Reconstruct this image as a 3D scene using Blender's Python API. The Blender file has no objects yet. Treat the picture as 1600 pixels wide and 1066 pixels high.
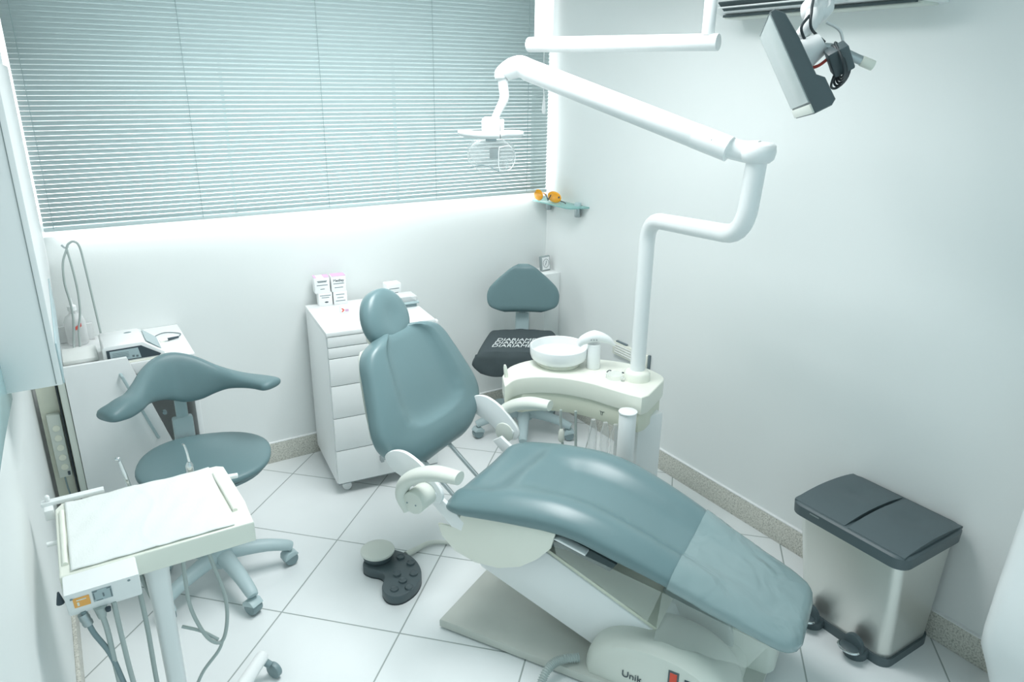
import bpy, bmesh, math, random
from mathutils import Vector, Matrix
random.seed(7)
V = Vector
PI = math.pi
COL = bpy.context.scene.collection
sc = bpy.context.scene

# ------------------------------------------------------------------ materials
def lin(c):
    c = c / 255.0
    return c / 12.92 if c <= 0.04045 else ((c + 0.055) / 1.055) ** 2.4

def rgb(r, g, b):
    return (lin(r), lin(g), lin(b), 1.0)

def mat(name, col, rough=0.5, metal=0.0, bump=0.0, bscale=200.0, var=0.0, vscale=6.0, coat=0.0, spec=0.5,
        trans=0.0, emit=None, estr=0.0, alpha=1.0, aniso=0.0):
    m = bpy.data.materials.new(name)
    m.use_nodes = True
    nt = m.node_tree
    b = nt.nodes['Principled BSDF']
    b.inputs['Base Color'].default_value = col
    b.inputs['Roughness'].default_value = rough
    b.inputs['Metallic'].default_value = metal
    b.inputs['Specular IOR Level'].default_value = spec
    b.inputs['Coat Weight'].default_value = coat
    b.inputs['Transmission Weight'].default_value = trans
    b.inputs['Alpha'].default_value = alpha
    if emit:
        b.inputs['Emission Color'].default_value = emit
        b.inputs['Emission Strength'].default_value = estr
    tc = nt.nodes.new('ShaderNodeTexCoord')
    if bump:
        n = nt.nodes.new('ShaderNodeTexNoise')
        n.inputs['Scale'].default_value = bscale
        n.inputs['Detail'].default_value = 3
        nt.links.new(tc.outputs['Object'], n.inputs['Vector'])
        bp = nt.nodes.new('ShaderNodeBump')
        bp.inputs['Strength'].default_value = bump
        bp.inputs['Distance'].default_value = 0.002
        nt.links.new(n.outputs['Fac'], bp.inputs['Height'])
        nt.links.new(bp.outputs['Normal'], b.inputs['Normal'])
    if var:
        n2 = nt.nodes.new('ShaderNodeTexNoise')
        n2.inputs['Scale'].default_value = vscale
        n2.inputs['Detail'].default_value = 4
        nt.links.new(tc.outputs['Object'], n2.inputs['Vector'])
        mx = nt.nodes.new('ShaderNodeMix')
        mx.data_type = 'RGBA'
        mx.inputs['A'].default_value = tuple(c * (1 - var) for c in col[:3]) + (1,)
        mx.inputs['B'].default_value = tuple(min(1, c * (1 + var)) for c in col[:3]) + (1,)
        nt.links.new(n2.outputs['Fac'], mx.inputs['Factor'])
        nt.links.new(mx.outputs['Result'], b.inputs['Base Color'])
    return m

M = {}
M['wall'] = mat('wall_paint', rgb(229, 234, 233), 0.62, bump=0.08, bscale=120, var=0.015, vscale=2)
M['ceiling'] = mat('ceiling_paint', rgb(236, 238, 238), 0.8, var=0.01)
M['vinyl'] = mat('teal_vinyl', rgb(106, 133, 137), 0.33, bump=0.10, bscale=500, var=0.03, vscale=5, spec=0.55)
M['vinyl_dark'] = mat('stool_vinyl', rgb(100, 127, 131), 0.45, bump=0.12, bscale=450, var=0.03, vscale=6)
M['vinyl_covered'] = mat('covered_vinyl', rgb(138, 160, 162), 0.20, bump=0.9, bscale=9, var=0.05, vscale=5, spec=0.6)
for _n in M['vinyl_covered'].node_tree.nodes:
    if _n.type == 'BUMP': _n.inputs['Distance'].default_value = .012; _n.inputs['Strength'].default_value = .8
    if _n.type == 'TEX_NOISE' and abs(_n.inputs['Scale'].default_value - 9) < .1: _n.inputs['Distortion'].default_value = 1.2; _n.inputs['Detail'].default_value = 1.5
M['seam'] = mat('seam_shadow', rgb(64, 88, 92), 0.6, var=0.03)
M['white'] = mat('white_enamel', rgb(236, 240, 240), 0.28, var=0.01, spec=0.5)
M['white_matte'] = mat('white_melamine', rgb(232, 236, 236), 0.42, var=0.012)
M['cream'] = mat('cream_plastic', rgb(234, 237, 226), 0.32, var=0.015)
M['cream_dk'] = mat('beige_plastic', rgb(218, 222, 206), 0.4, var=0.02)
M['pale'] = mat('pale_grey_plastic', rgb(214, 220, 212), 0.36, var=0.015)
M['grey_pl'] = mat('blue_grey_plastic', rgb(174, 194, 197), 0.45, bump=0.05, var=0.03)
M['grey_dk'] = mat('caster_grey', rgb(126, 146, 150), 0.45, var=0.03)
M['plate'] = mat('steel_floor_plate', rgb(192, 197, 190), 0.42, metal=0.0, bump=0.05, var=0.07, vscale=8)
M['black'] = mat('black_plastic', rgb(78, 92, 96), 0.42, bump=0.1, bscale=600, var=0.06)
M['black2'] = mat('matt_black_lid', rgb(82, 96, 100), 0.5, bump=0.25, bscale=900, var=0.06, vscale=300)
M['darkgap'] = mat('dark_gap', rgb(70, 84, 86), 0.8, var=0.05)
M['line'] = mat('joint_line', rgb(140, 150, 150), 0.8, var=0.05)
M['chrome'] = mat('chrome', rgb(205, 212, 214), 0.16, metal=1.0, var=0.02)
M['alu'] = mat('satin_aluminium', rgb(176, 186, 188), 0.34, metal=0.9, var=0.03)
M['hose'] = mat('grey_hose', rgb(172, 184, 182), 0.5, var=0.03, bump=0.1)
M['cable'] = mat('black_cable', rgb(48, 58, 62), 0.5, var=0.05)
M['cloth'] = mat('charcoal_cotton', rgb(78, 88, 91), 0.92, bump=0.5, bscale=700, var=0.06, vscale=60, spec=0.1)
M['print'] = mat('white_print', rgb(226, 232, 232), 0.8, var=0.02)
M['paper'] = mat('tissue_paper', rgb(229, 234, 232), 0.85, bump=0.35, bscale=260, var=0.02, vscale=40, spec=0.1)
M['paper2'] = mat('paper_card', rgb(238, 241, 241), 0.6, var=0.02)
M['mauve'] = mat('mauve_card', rgb(202, 165, 196), 0.6, var=0.03)
M['ink'] = mat('grey_ink', rgb(110, 125, 130), 0.7, var=0.03)
M['inkd'] = mat('dark_ink', rgb(62, 76, 84), 0.7, var=0.03)
M['red'] = mat('red_mark', rgb(226, 96, 84), 0.5, var=0.03)
M['redsw'] = mat('red_rocker', rgb(196, 70, 48), 0.3, var=0.05, emit=rgb(200, 60, 40), estr=0.15)
M['orange'] = mat('orange_label', rgb(242, 178, 92), 0.5, var=0.04)
M['screen'] = mat('monitor_screen', rgb(176, 188, 188), 0.25, var=0.02)
M['lcd'] = mat('lcd_grey', rgb(168, 186, 190), 0.25, var=0.02)
M['lblue'] = mat('device_label', rgb(176, 196, 200), 0.4, var=0.03)
M['slat'] = mat('blind_slat', rgb(194, 210, 211), 0.42, var=0.012, spec=0.4)
M['cord'] = mat('blind_cord', rgb(150, 172, 174), 0.7, var=0.02)
M['tealglass'] = mat('teal_painted_glass', rgb(150, 186, 190), 0.2, var=0.03)
M['power'] = mat('power_strip', rgb(200, 208, 200), 0.5, var=0.03)

def granite():
    m = mat('granite', rgb(178, 178, 168), 0.45)
    nt = m.node_tree; b = nt.nodes['Principled BSDF']
    tc = nt.nodes.new('ShaderNodeTexCoord')
    v = nt.nodes.new('ShaderNodeTexNoise'); v.inputs['Scale'].default_value = 150; v.inputs['Detail'].default_value = 5
    v.inputs['Roughness'].default_value = 0.75
    r = nt.nodes.new('ShaderNodeValToRGB')
    r.color_ramp.elements[0].position = 0.34; r.color_ramp.elements[0].color = rgb(136, 138, 130)
    r.color_ramp.elements[1].position = 0.62; r.color_ramp.elements[1].color = rgb(222, 222, 214)
    e = r.color_ramp.elements.new(0.48); e.color = rgb(200, 201, 192)
    nt.links.new(tc.outputs['Object'], v.inputs['Vector'])
    nt.links.new(v.outputs['Fac'], r.inputs['Fac'])
    nt.links.new(r.outputs['Color'], b.inputs['Base Color'])
    return m
M['granite'] = granite()

def brushed():
    m = mat('brushed_steel', rgb(222, 224, 219), 0.34, metal=0.82)
    nt = m.node_tree; b = nt.nodes['Principled BSDF']
    tc = nt.nodes.new('ShaderNodeTexCoord')
    mp = nt.nodes.new('ShaderNodeMapping'); mp.inputs['Scale'].default_value = (500, 500, 3)
    n = nt.nodes.new('ShaderNodeTexNoise'); n.inputs['Scale'].default_value = 1.0; n.inputs['Detail'].default_value = 4
    nt.links.new(tc.outputs['Object'], mp.inputs['Vector']); nt.links.new(mp.outputs['Vector'], n.inputs['Vector'])
    mr = nt.nodes.new('ShaderNodeMapRange'); mr.inputs['To Min'].default_value = 0.26; mr.inputs['To Max'].default_value = 0.44
    nt.links.new(n.outputs['Fac'], mr.inputs['Value']); nt.links.new(mr.outputs['Result'], b.inputs['Roughness'])
    cr = nt.nodes.new('ShaderNodeMapRange'); cr.data_type = 'FLOAT'
    bp = nt.nodes.new('ShaderNodeBump'); bp.inputs['Strength'].default_value = 0.12; bp.inputs['Distance'].default_value = 0.001
    nt.links.new(n.outputs['Fac'], bp.inputs['Height']); nt.links.new(bp.outputs['Normal'], b.inputs['Normal'])
    nt.nodes.remove(cr)
    return m
M['steel'] = brushed()

def clear(name, col, alpha, rough=0.08):
    m = bpy.data.materials.new(name); m.use_nodes = True
    nt = m.node_tree; b = nt.nodes['Principled BSDF']; out = nt.nodes['Material Output']
    b.inputs['Base Color'].default_value = col; b.inputs['Roughness'].default_value = rough
    b.inputs['Specular IOR Level'].default_value = 0.6
    t = nt.nodes.new('ShaderNodeBsdfTransparent')
    mx = nt.nodes.new('ShaderNodeMixShader')
    lw = nt.nodes.new('ShaderNodeLayerWeight'); lw.inputs['Blend'].default_value = 0.3
    mr = nt.nodes.new('ShaderNodeMapRange')
    mr.inputs['To Min'].default_value = alpha; mr.inputs['To Max'].default_value = min(1, alpha + 0.5)
    nt.links.new(lw.outputs['Facing'], mr.inputs['Value'])
    nt.links.new(mr.outputs['Result'], mx.inputs['Fac'])
    nt.links.new(t.outputs['BSDF'], mx.inputs[1]); nt.links.new(b.outputs['BSDF'], mx.inputs[2])
    nt.links.new(mx.outputs['Shader'], out.inputs['Surface'])
    return m
M['clear'] = clear('clear_plastic', rgb(225, 232, 232), 0.16)
M['film'] = clear('plastic_film', rgb(214, 222, 216), 0.17, 0.2)
M['frost'] = clear('frosted_bottle', rgb(232, 236, 236), 0.42, 0.25)
M['glass'] = clear('green_edge_glass', rgb(160, 214, 210), 0.45)
M['orange_glass'] = clear('orange_lens', rgb(255, 176, 26), 0.82, 0.1)

def tiles():
    m = mat('floor_tiles', rgb(222, 229, 230), 0.22, bump=0.0)
    nt = m.node_tree; b = nt.nodes['Principled BSDF']; L = nt.links.new
    geo = nt.nodes.new('ShaderNodeNewGeometry')
    sep = nt.nodes.new('ShaderNodeSeparateXYZ'); L(geo.outputs['Position'], sep.inputs[0])
    def math_(op, a, bb=None):
        n = nt.nodes.new('ShaderNodeMath'); n.operation = op
        for i, x in enumerate((a, bb)):
            if x is None: continue
            if isinstance(x, (int, float)): n.inputs[i].default_value = x
            else: L(x, n.inputs[i])
        return n.outputs[0]
    S = 0.4476
    u = math_('MULTIPLY', math_('ADD', sep.outputs['X'], sep.outputs['Y']), 0.70711)
    v = math_('MULTIPLY', math_('SUBTRACT', sep.outputs['Y'], sep.outputs['X']), 0.70711)
    def dist(w, off):
        f = math_('FRACT', math_('ADD', math_('DIVIDE', math_('SUBTRACT', w, off), S), 100.5))
        return math_('MULTIPLY', math_('ABSOLUTE', math_('SUBTRACT', f, 0.5)), S)
    d = math_('MINIMUM', dist(u, 2.3434), dist(v, 1.2622))
    mr = nt.nodes.new('ShaderNodeMapRange'); mr.interpolation_type = 'SMOOTHSTEP'
    mr.inputs['From Min'].default_value = 0.0016; mr.inputs['From Max'].default_value = 0.0036
    L(d, mr.inputs['Value'])
    n = nt.nodes.new('ShaderNodeTexNoise'); n.inputs['Scale'].default_value = 3; n.inputs['Detail'].default_value = 5
    L(geo.outputs['Position'], n.inputs['Vector'])
    c1 = nt.nodes.new('ShaderNodeMix'); c1.data_type = 'RGBA'
    c1.inputs['A'].default_value = rgb(225, 231, 232); c1.inputs['B'].default_value = rgb(235, 240, 240)
    L(n.outputs['Fac'], c1.inputs['Factor'])
    c2 = nt.nodes.new('ShaderNodeMix'); c2.data_type = 'RGBA'
    c2.inputs['A'].default_value = rgb(160, 170, 168)
    L(mr.outputs['Result'], c2.inputs['Factor']); L(c1.outputs['Result'], c2.inputs['B'])
    L(c2.outputs['Result'], b.inputs['Base Color'])
    r = nt.nodes.new('ShaderNodeMapRange'); r.inputs['To Min'].default_value = 0.7; r.inputs['To Max'].default_value = 0.24
    L(mr.outputs['Result'], r.inputs['Value']); L(r.outputs['Result'], b.inputs['Roughness'])
    bp = nt.nodes.new('ShaderNodeBump'); bp.inputs['Strength'].default_value = 0.4; bp.inputs['Distance'].default_value = 0.002
    L(mr.outputs['Result'], bp.inputs['Height']); L(bp.outputs['Normal'], b.inputs['Normal'])
    return m
M['tiles'] = tiles()

# ------------------------------------------------------------------ mesh builder
def catmull(pts, n=6, closed=False):
    P = [V(p) for p in pts]
    if len(P) < 3 or n <= 1: return P
    out = []
    m = len(P)
    rng = range(m) if closed else range(m - 1)
    for i in rng:
        if closed:
            p0, p1, p2, p3 = P[(i - 1) % m], P[i], P[(i + 1) % m], P[(i + 2) % m]
        else:
            p1, p2 = P[i], P[i + 1]
            p0 = P[i - 1] if i > 0 else p1 * 2 - p2
            p3 = P[i + 2] if i + 2 < m else p2 * 2 - p1
        for k in range(n):
            t = k / n
            out.append(0.5 * ((2 * p1) + (p2 - p0) * t + (2 * p0 - 5 * p1 + 4 * p2 - p3) * t * t + (3 * p1 - p0 - 3 * p2 + p3) * t ** 3))
    if not closed: out.append(P[-1])
    return out

def interp(tab, x):
    if x <= tab[0][0]: return tab[0][1]
    for (a, va), (b, vb) in zip(tab, tab[1:]):
        if x <= b:
            f = (x - a) / (b - a)
            return va + (vb - va) * f
    return tab[-1][1]

def sinterp(tab, x):
    """smooth (catmull) interpolation of a table"""
    if x <= tab[0][0]: return tab[0][1]
    if x >= tab[-1][0]: return tab[-1][1]
    for i in range(len(tab) - 1):
        a, va = tab[i]; b, vb = tab[i + 1]
        if x <= b:
            m0 = (vb - tab[i - 1][1]) / (b - tab[i - 1][0]) if i > 0 else (vb - va) / (b - a)
            m1 = (tab[i + 2][1] - va) / (tab[i + 2][0] - a) if i + 2 < len(tab) else (vb - va) / (b - a)
            h = b - a; t = (x - a) / h
            return (2*t**3-3*t*t+1)*va + (t**3-2*t*t+t)*h*m0 + (-2*t**3+3*t*t)*vb + (t**3-t*t)*h*m1

class MB:
    def __init__(s):
        s.v = []; s.f = []
    def add(s, verts, faces):
        o = len(s.v)
        s.v += [V(p) for p in verts]
        s.f += [tuple(i + o for i in f) for f in faces]
        return s
    def addbm(s, bm, mx=None):
        bm.verts.ensure_lookup_table(); bm.verts.index_update()
        s.add([(mx @ v.co) if mx else v.co.copy() for v in bm.verts], [[v.index for v in f.verts] for f in bm.faces])
        bm.free(); return s
    def box(s, c, size, bevel=0.0, mx=None, seg=2):
        bm = bmesh.new(); bmesh.ops.create_cube(bm, size=1)
        for v in bm.verts: v.co = V((v.co.x * size[0], v.co.y * size[1], v.co.z * size[2]))
        if bevel: bmesh.ops.bevel(bm, geom=bm.edges[:], offset=bevel, segments=seg, profile=0.5, affect='EDGES')
        T = Matrix.Translation(V(c))
        return s.addbm(bm, (mx @ T) if mx else T)
    def bb(s, a, b, bevel=0.0, mx=None, seg=2):
        a = V(a); b = V(b)
        return s.box((a + b) / 2, [abs(x) for x in (b - a)], bevel, mx, seg)
    def prism(s, poly, O, U, W_, depth, bevel=0.0, seg=2, smooth=0):
        """poly in (u,w) plane at O, extruded by vector depth"""
        O, U, W_, D = V(O), V(U), V(W_), V(depth)
        pts = poly
        if smooth:
            pts = [(p.x, p.y) for p in catmull([V((a, b, 0)) for a, b in poly], smooth, closed=True)]
        bm = bmesh.new()
        vs = [bm.verts.new(O + U * a + W_ * b) for a, b in pts]
        f = bm.faces.new(vs)
        r = bmesh.ops.extrude_face_region(bm, geom=[f])
        nv = [e for e in r['geom'] if isinstance(e, bmesh.types.BMVert)]
        for v in nv: v.co += D
        bmesh.ops.recalc_face_normals(bm, faces=bm.faces[:])
        if bevel:
            nn = set(nv); old = set(bm.verts) - nn
            ed = [e for e in bm.edges if (e.verts[0] in nn) == (e.verts[1] in nn)]
            bmesh.ops.bevel(bm, geom=ed, offset=bevel, segments=seg, profile=0.5, affect='EDGES', clamp_overlap=True)
        return s.addbm(bm)
    def tube(s, pts, r, seg=12, sm=6, flat=None, cap=True):
        """flat=(vec, factor): widen the section along vec"""
        P = catmull(pts, sm) if sm > 1 else [V(p) for p in pts]
        n = len(P)
        if isinstance(r, (int, float)): R = [r] * n
        else:
            R = [interp([(i / (len(r) - 1), x) for i, x in enumerate(r)], k / (n - 1)) for k in range(n)]
        T = []
        for i in range(n):
            t = (P[min(i + 1, n - 1)] - P[max(i - 1, 0)])
            T.append(t.normalized() if t.length > 1e-9 else V((0, 0, 1)))
        ref = V(flat[0]).normalized() if flat else (V((0, 0, 1)) if abs(T[0].z) < 0.9 else V((1, 0, 0)))
        verts = []; faces = []
        a = (ref - T[0] * ref.dot(T[0])).normalized()
        for i in range(n):
            if flat: a = (V(flat[0]) - T[i] * V(flat[0]).dot(T[i])).normalized()
            else: a = (a - T[i] * a.dot(T[i])).normalized()
            b = T[i].cross(a)
            k = flat[1] if flat else 1
            for j in range(seg):
                th = 2 * PI * j / seg
                verts.append(P[i] + (a * math.cos(th) * k + b * math.sin(th)) * R[i])
        for i in range(n - 1):
            for j in range(seg):
                j2 = (j + 1) % seg
                faces.append((i * seg + j, i * seg + j2, (i + 1) * seg + j2, (i + 1) * seg + j))
        if cap:
            faces.append(tuple(reversed(range(seg)))); faces.append(tuple((n - 1) * seg + j for j in range(seg)))
        return s.add(verts, faces)
    def cyl(s, a, b, r, r2=None, seg=28, bev=0.0):
        a, b = V(a), V(b); d = b - a; L = d.length
        r2 = r if r2 is None else r2
        if bev:
            prof = [(0, 0), (r - bev, 0), (r - bev * 0.3, bev * 0.3), (r, bev), (r2, L - bev), (r2 - bev * 0.3, L - bev * 0.3), (r2 - bev, L), (0, L)]
        else: prof = [(0, 0), (r, 0), (r2, L), (0, L)]
        return s.lathe(prof, a, d.normalized(), seg)
    def lathe(s, prof, O, axis=(0, 0, 1), seg=36):
        Z = V(axis).normalized(); X = Z.orthogonal().normalized(); Y = Z.cross(X)
        O = V(O); verts = []; faces = []; idx = []
        for r, z in prof:
            if r < 1e-6:
                idx.append([len(verts)]); verts.append(O + Z * z)
            else:
                st = len(verts); idx.append(list(range(st, st + seg)))
                for j in range(seg):
                    th = 2 * PI * j / seg
                    verts.append(O + Z * z + (X * math.cos(th) + Y * math.sin(th)) * r)
        for A, B in zip(idx, idx[1:]):
            if len(A) == 1 and len(B) == 1: continue
            for j in range(seg):
                j2 = (j + 1) % seg
                if len(A) == 1: faces.append((A[0], B[j2], B[j]))
                elif len(B) == 1: faces.append((A[j], A[j2], B[0]))
                else: faces.append((A[j], A[j2], B[j2], B[j]))
        return s.add(verts, faces)
    def rings(s, R, cap=True, closed=False):
        n = len(R[0]); verts = [p for r in R for p in r]; faces = []
        for i in range(len(R) - 1):
            for j in range(n):
                j2 = (j + 1) % n
                faces.append((i * n + j, i * n + j2, (i + 1) * n + j2, (i + 1) * n + j))
        if cap:
            faces.append(tuple(reversed(range(n)))); faces.append(tuple((len(R) - 1) * n + j for j in range(n)))
        return s.add(verts, faces)
    def blob(s, c, r, mx=None, seg=20, nr=12, p=2.0):
        c = V(c); verts = []; R = []
        def sp(x, e): return math.copysign(abs(x) ** (2 / e), x)
        for i in range(nr + 1):
            ph = -PI / 2 + PI * i / nr
            ring = []
            for j in range(seg):
                th = 2 * PI * j / seg
                q = V((sp(math.cos(ph), p) * sp(math.cos(th), p) * r[0], sp(math.cos(ph), p) * sp(math.sin(th), p) * r[1], sp(math.sin(ph), p) * r[2]))
                if mx: q = mx @ q
                ring.append(c + q)
            R.append(ring)
        return s.rings(R, cap=False)
    def sheet(s, grid):
        """grid of points rows x cols -> surface"""
        r = len(grid); c = len(grid[0])
        return s.add([p for row in grid for p in row], [(i * c + j, i * c + j + 1, (i + 1) * c + j + 1, (i + 1) * c + j) for i in range(r - 1) for j in range(c - 1)])
    def text(s, body, size, O, U, W_, extrude=0.0006, align='CENTER', shear=0.0, space=1.0, outline=0.0):
        cu = bpy.data.curves.new('t', 'FONT'); cu.body = body; cu.size = size
        cu.align_x = align; cu.align_y = 'CENTER'; cu.extrude = extrude; cu.shear = shear
        cu.space_character = space; cu.resolution_u = 3; cu.offset = outline
        o = bpy.data.objects.new('t', cu); COL.objects.link(o)
        bpy.context.view_layer.update()
        me = bpy.data.meshes.new_from_object(o)
        U = V(U).normalized(); W_ = V(W_).normalized(); N = U.cross(W_)
        s.add([V(O) + U * v.co.x + W_ * v.co.y + N * v.co.z for v in me.vertices], [tuple(p.vertices) for p in me.polygons])
        bpy.data.objects.remove(o); bpy.data.curves.remove(cu); bpy.data.meshes.remove(me)
        return s
    def build(s, name, m, parent=None, angle=42, recalc=True, label=None, solid=0.0):
        me = bpy.data.meshes.new(name)
        off = V((0, 0, 0))
        if parent: off = wloc(parent)
        else:
            if s.v:
                mn = V([min(p[i] for p in s.v) for i in range(3)]); mxx = V([max(p[i] for p in s.v) for i in range(3)])
                off = V(((mn.x + mxx.x) / 2, (mn.y + mxx.y) / 2, mn.z))
        me.from_pydata([p - off for p in s.v], [], s.f)
        bm = bmesh.new(); bm.from_mesh(me)
        if recalc: bmesh.ops.recalc_face_normals(bm, faces=bm.faces[:])
        bm.to_mesh(me); bm.free()
        for p in me.polygons: p.use_smooth = True
        me.set_sharp_from_angle(angle=math.radians(angle))
        me.materials.append(M[m] if isinstance(m, str) else m)
        o = bpy.data.objects.new(name, me); COL.objects.link(o)
        if parent: o.parent = parent
        else: o.location = off
        if solid:
            md = o.modifiers.new('solid', 'SOLIDIFY'); md.thickness = solid; md.offset = 0
        if label: o['label'] = label
        return o

def wloc(o):
    p = V(o.location)
    while o.parent:
        o = o.parent; p += V(o.location)
    return p

def thing(name, label, cat, loc, group=None):
    o = bpy.data.objects.new(name, None); COL.objects.link(o)
    o.location = loc; o.empty_display_size = 0.1
    o['label'] = label; o['category'] = cat
    if group: o['group'] = group
    return o

def tag(o, label, cat, group=None):
    o['label'] = label; o['category'] = cat
    if group: o['group'] = group
    return o

def struct(mb, name, m, **k):
    o = mb.build(name, m, **k); o['kind'] = 'structure'; return o

def superring(C, U, N, hw, ht, p=3.0, n=40, fn=None):
    C, U, N = V(C), V(U), V(N); out = []
    for j in range(n):
        th = 2 * PI * j / n
        c, s_ = math.cos(th), math.sin(th)
        a = math.copysign(abs(c) ** (2 / p), c); b = math.copysign(abs(s_) ** (2 / p), s_)
        dn = fn(a, b) if fn else 0
        out.append(C + U * (a * hw) + N * (b * ht + dn))
    return out

# ------------------------------------------------------------------ room
XL, XR, YB, YF, ZC = -0.18, 2.332, 3.348, -0.9, 2.5
struct(MB().bb((XL - .1, YF, -.1), (XR + .1, YB + .1, 0)), 'floor', 'tiles')
struct(MB().bb((XL - .1, YF, ZC), (XR + .1, YB + .25, ZC + .1)), 'ceiling', 'ceiling')
struct(MB().bb((XL - .1, YF, 0), (XL, YB + .1, ZC)), 'wall_left', 'wall')
struct(MB().bb((XR, YF, 0), (XR + .1, YB + .25, ZC)), 'wall_right', 'wall')
SILL = 1.205
wb = MB().bb((XL - .1, YB, 0), (XR, YB + .25, SILL)).bb((XL - .1, YB, SILL), (-.08, YB + .25, ZC)).bb((-.08, YB, 2.42), (XR, YB + .25, ZC))
struct(wb, 'wall_back', 'wall')
# window: white frame, bright frosted panes
wf = MB()
wf.bb((-.08, YB + .14, SILL), (XR, YB + .18, SILL + .03)).bb((-.08, YB + .14, 2.39), (XR, YB + .18, 2.42))
for x in (-.08, 0.70, 1.5, XR - .012): wf.bb((x, YB + .14, SILL), (x + .012, YB + .18, 2.42))
win = struct(wf, 'window_1', 'white')
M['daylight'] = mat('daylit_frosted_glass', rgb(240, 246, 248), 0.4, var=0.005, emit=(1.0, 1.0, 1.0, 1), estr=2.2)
def pane_gradient():  # daylight put into the pane as emission, stronger towards the bottom
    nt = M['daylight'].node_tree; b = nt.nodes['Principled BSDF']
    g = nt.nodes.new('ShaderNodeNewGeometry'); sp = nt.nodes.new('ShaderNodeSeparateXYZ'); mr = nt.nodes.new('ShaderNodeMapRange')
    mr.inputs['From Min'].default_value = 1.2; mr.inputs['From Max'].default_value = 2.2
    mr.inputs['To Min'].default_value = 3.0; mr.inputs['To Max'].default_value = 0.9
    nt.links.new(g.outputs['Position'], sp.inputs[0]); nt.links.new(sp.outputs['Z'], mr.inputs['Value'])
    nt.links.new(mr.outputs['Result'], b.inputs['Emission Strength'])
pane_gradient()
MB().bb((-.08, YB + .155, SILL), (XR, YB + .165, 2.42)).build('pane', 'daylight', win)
# granite baseboards with thin white top joint
def base_board(name, a, b):
    o = struct(MB().bb(a, b, bevel=.002), name, 'granite'); return o
base_board('baseboard_back', (XL, YB - .012, 0), (XR, YB, .105))
base_board('baseboard_right', (XR - .012, YF, 0), (XR, YB - .012, .105))
base_board('baseboard_left', (XL, YF, 0), (XL + .012, YB - .012, .105))
struct(MB().bb((XR - .013, YF, .105), (XR, YB - .013, .109)), 'trim_1', 'paper2')
struct(MB().bb((XL, YB - .013, .105), (XR, YB, .109)), 'trim_2', 'paper2')
# boxed-in corner pier with a ledge
struct(MB().bb((XR - .10, YB - .15, .109), (XR, YB, .80), bevel=.004), 'trim_3', 'wall')

# ------------------------------------------------------------------ venetian blind
def blind():
    t = thing('venetian_blind', 'wide pale grey venetian blind with closed slats over the whole window', 'blind', (1.12, YB - .05, 1.235))
    pitch = 0.0177; x0, x1 = -.045, 2.287; y = YB - .048
    z = 1.262; s = MB(); ang = math.radians(63); w = 0.0192
    while z < 2.44:
        row0 = []; row1 = []
        n = 4; rows = []
        for k in range(n + 1):
            q = (k / n - .5) * w
            arch = .0016 * (1 - (2 * k / n - 1) ** 2)
            # room-side edge up, outer edge down
            dy = -math.cos(ang) * q - math.sin(ang) * arch
            dz = math.sin(ang) * q - math.cos(ang) * arch * 0
            rows.append([V((x, y + dy, z + dz + .0006 * math.sin(x * 3 + z * 7))) for x in (x0, x0 + .6, x0 + 1.2, x0 + 1.8, x1)])
        s.sheet(rows)
        z += pitch
    s.build('slats', 'slat', t, recalc=False, solid=.0006)
    MB().bb((x0, y - .012, 1.235), (x1, y + .012, 1.250), bevel=.003).build('bottom_rail', 'slat', t)
    MB().bb((x0, y - .02, 2.44), (x1, y + .02, 2.475), bevel=.003).build('head_rail', 'slat', t)
    for x in (-.012, .53, 1.077, 1.622, 2.156):
        MB().tube([(x, y - .0125, 1.245), (x, y - .0125, 2.45)], .0011, seg=6, sm=1).build('ladder_cord', 'cord', t)
    cd = MB().tube([(2.235, y - .02, 2.45), (2.238, y - .022, 2.1), (2.245, y - .022, 1.74)], .0022, seg=6, sm=4).build('pull_cord', 'white', t)
    MB().lathe([(0, 0), (.008, .002), (.010, .02), (.008, .05), (.0035, .085), (.002, .10), (0, .10)], (2.247, y - .022, 1.64), seg=14).build('tassel', 'white', cd)
    return t
blind()

# ------------------------------------------------------------------ dental chair (s across, t towards the feet)
AN = math.radians(29)
SV = V((math.cos(AN), math.sin(AN), 0)); TV = V((math.sin(AN), -math.cos(AN), 0)); ZV = V((0, 0, 1))
def W(s, t, z): return SV * s + TV * t + ZV * z

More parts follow.
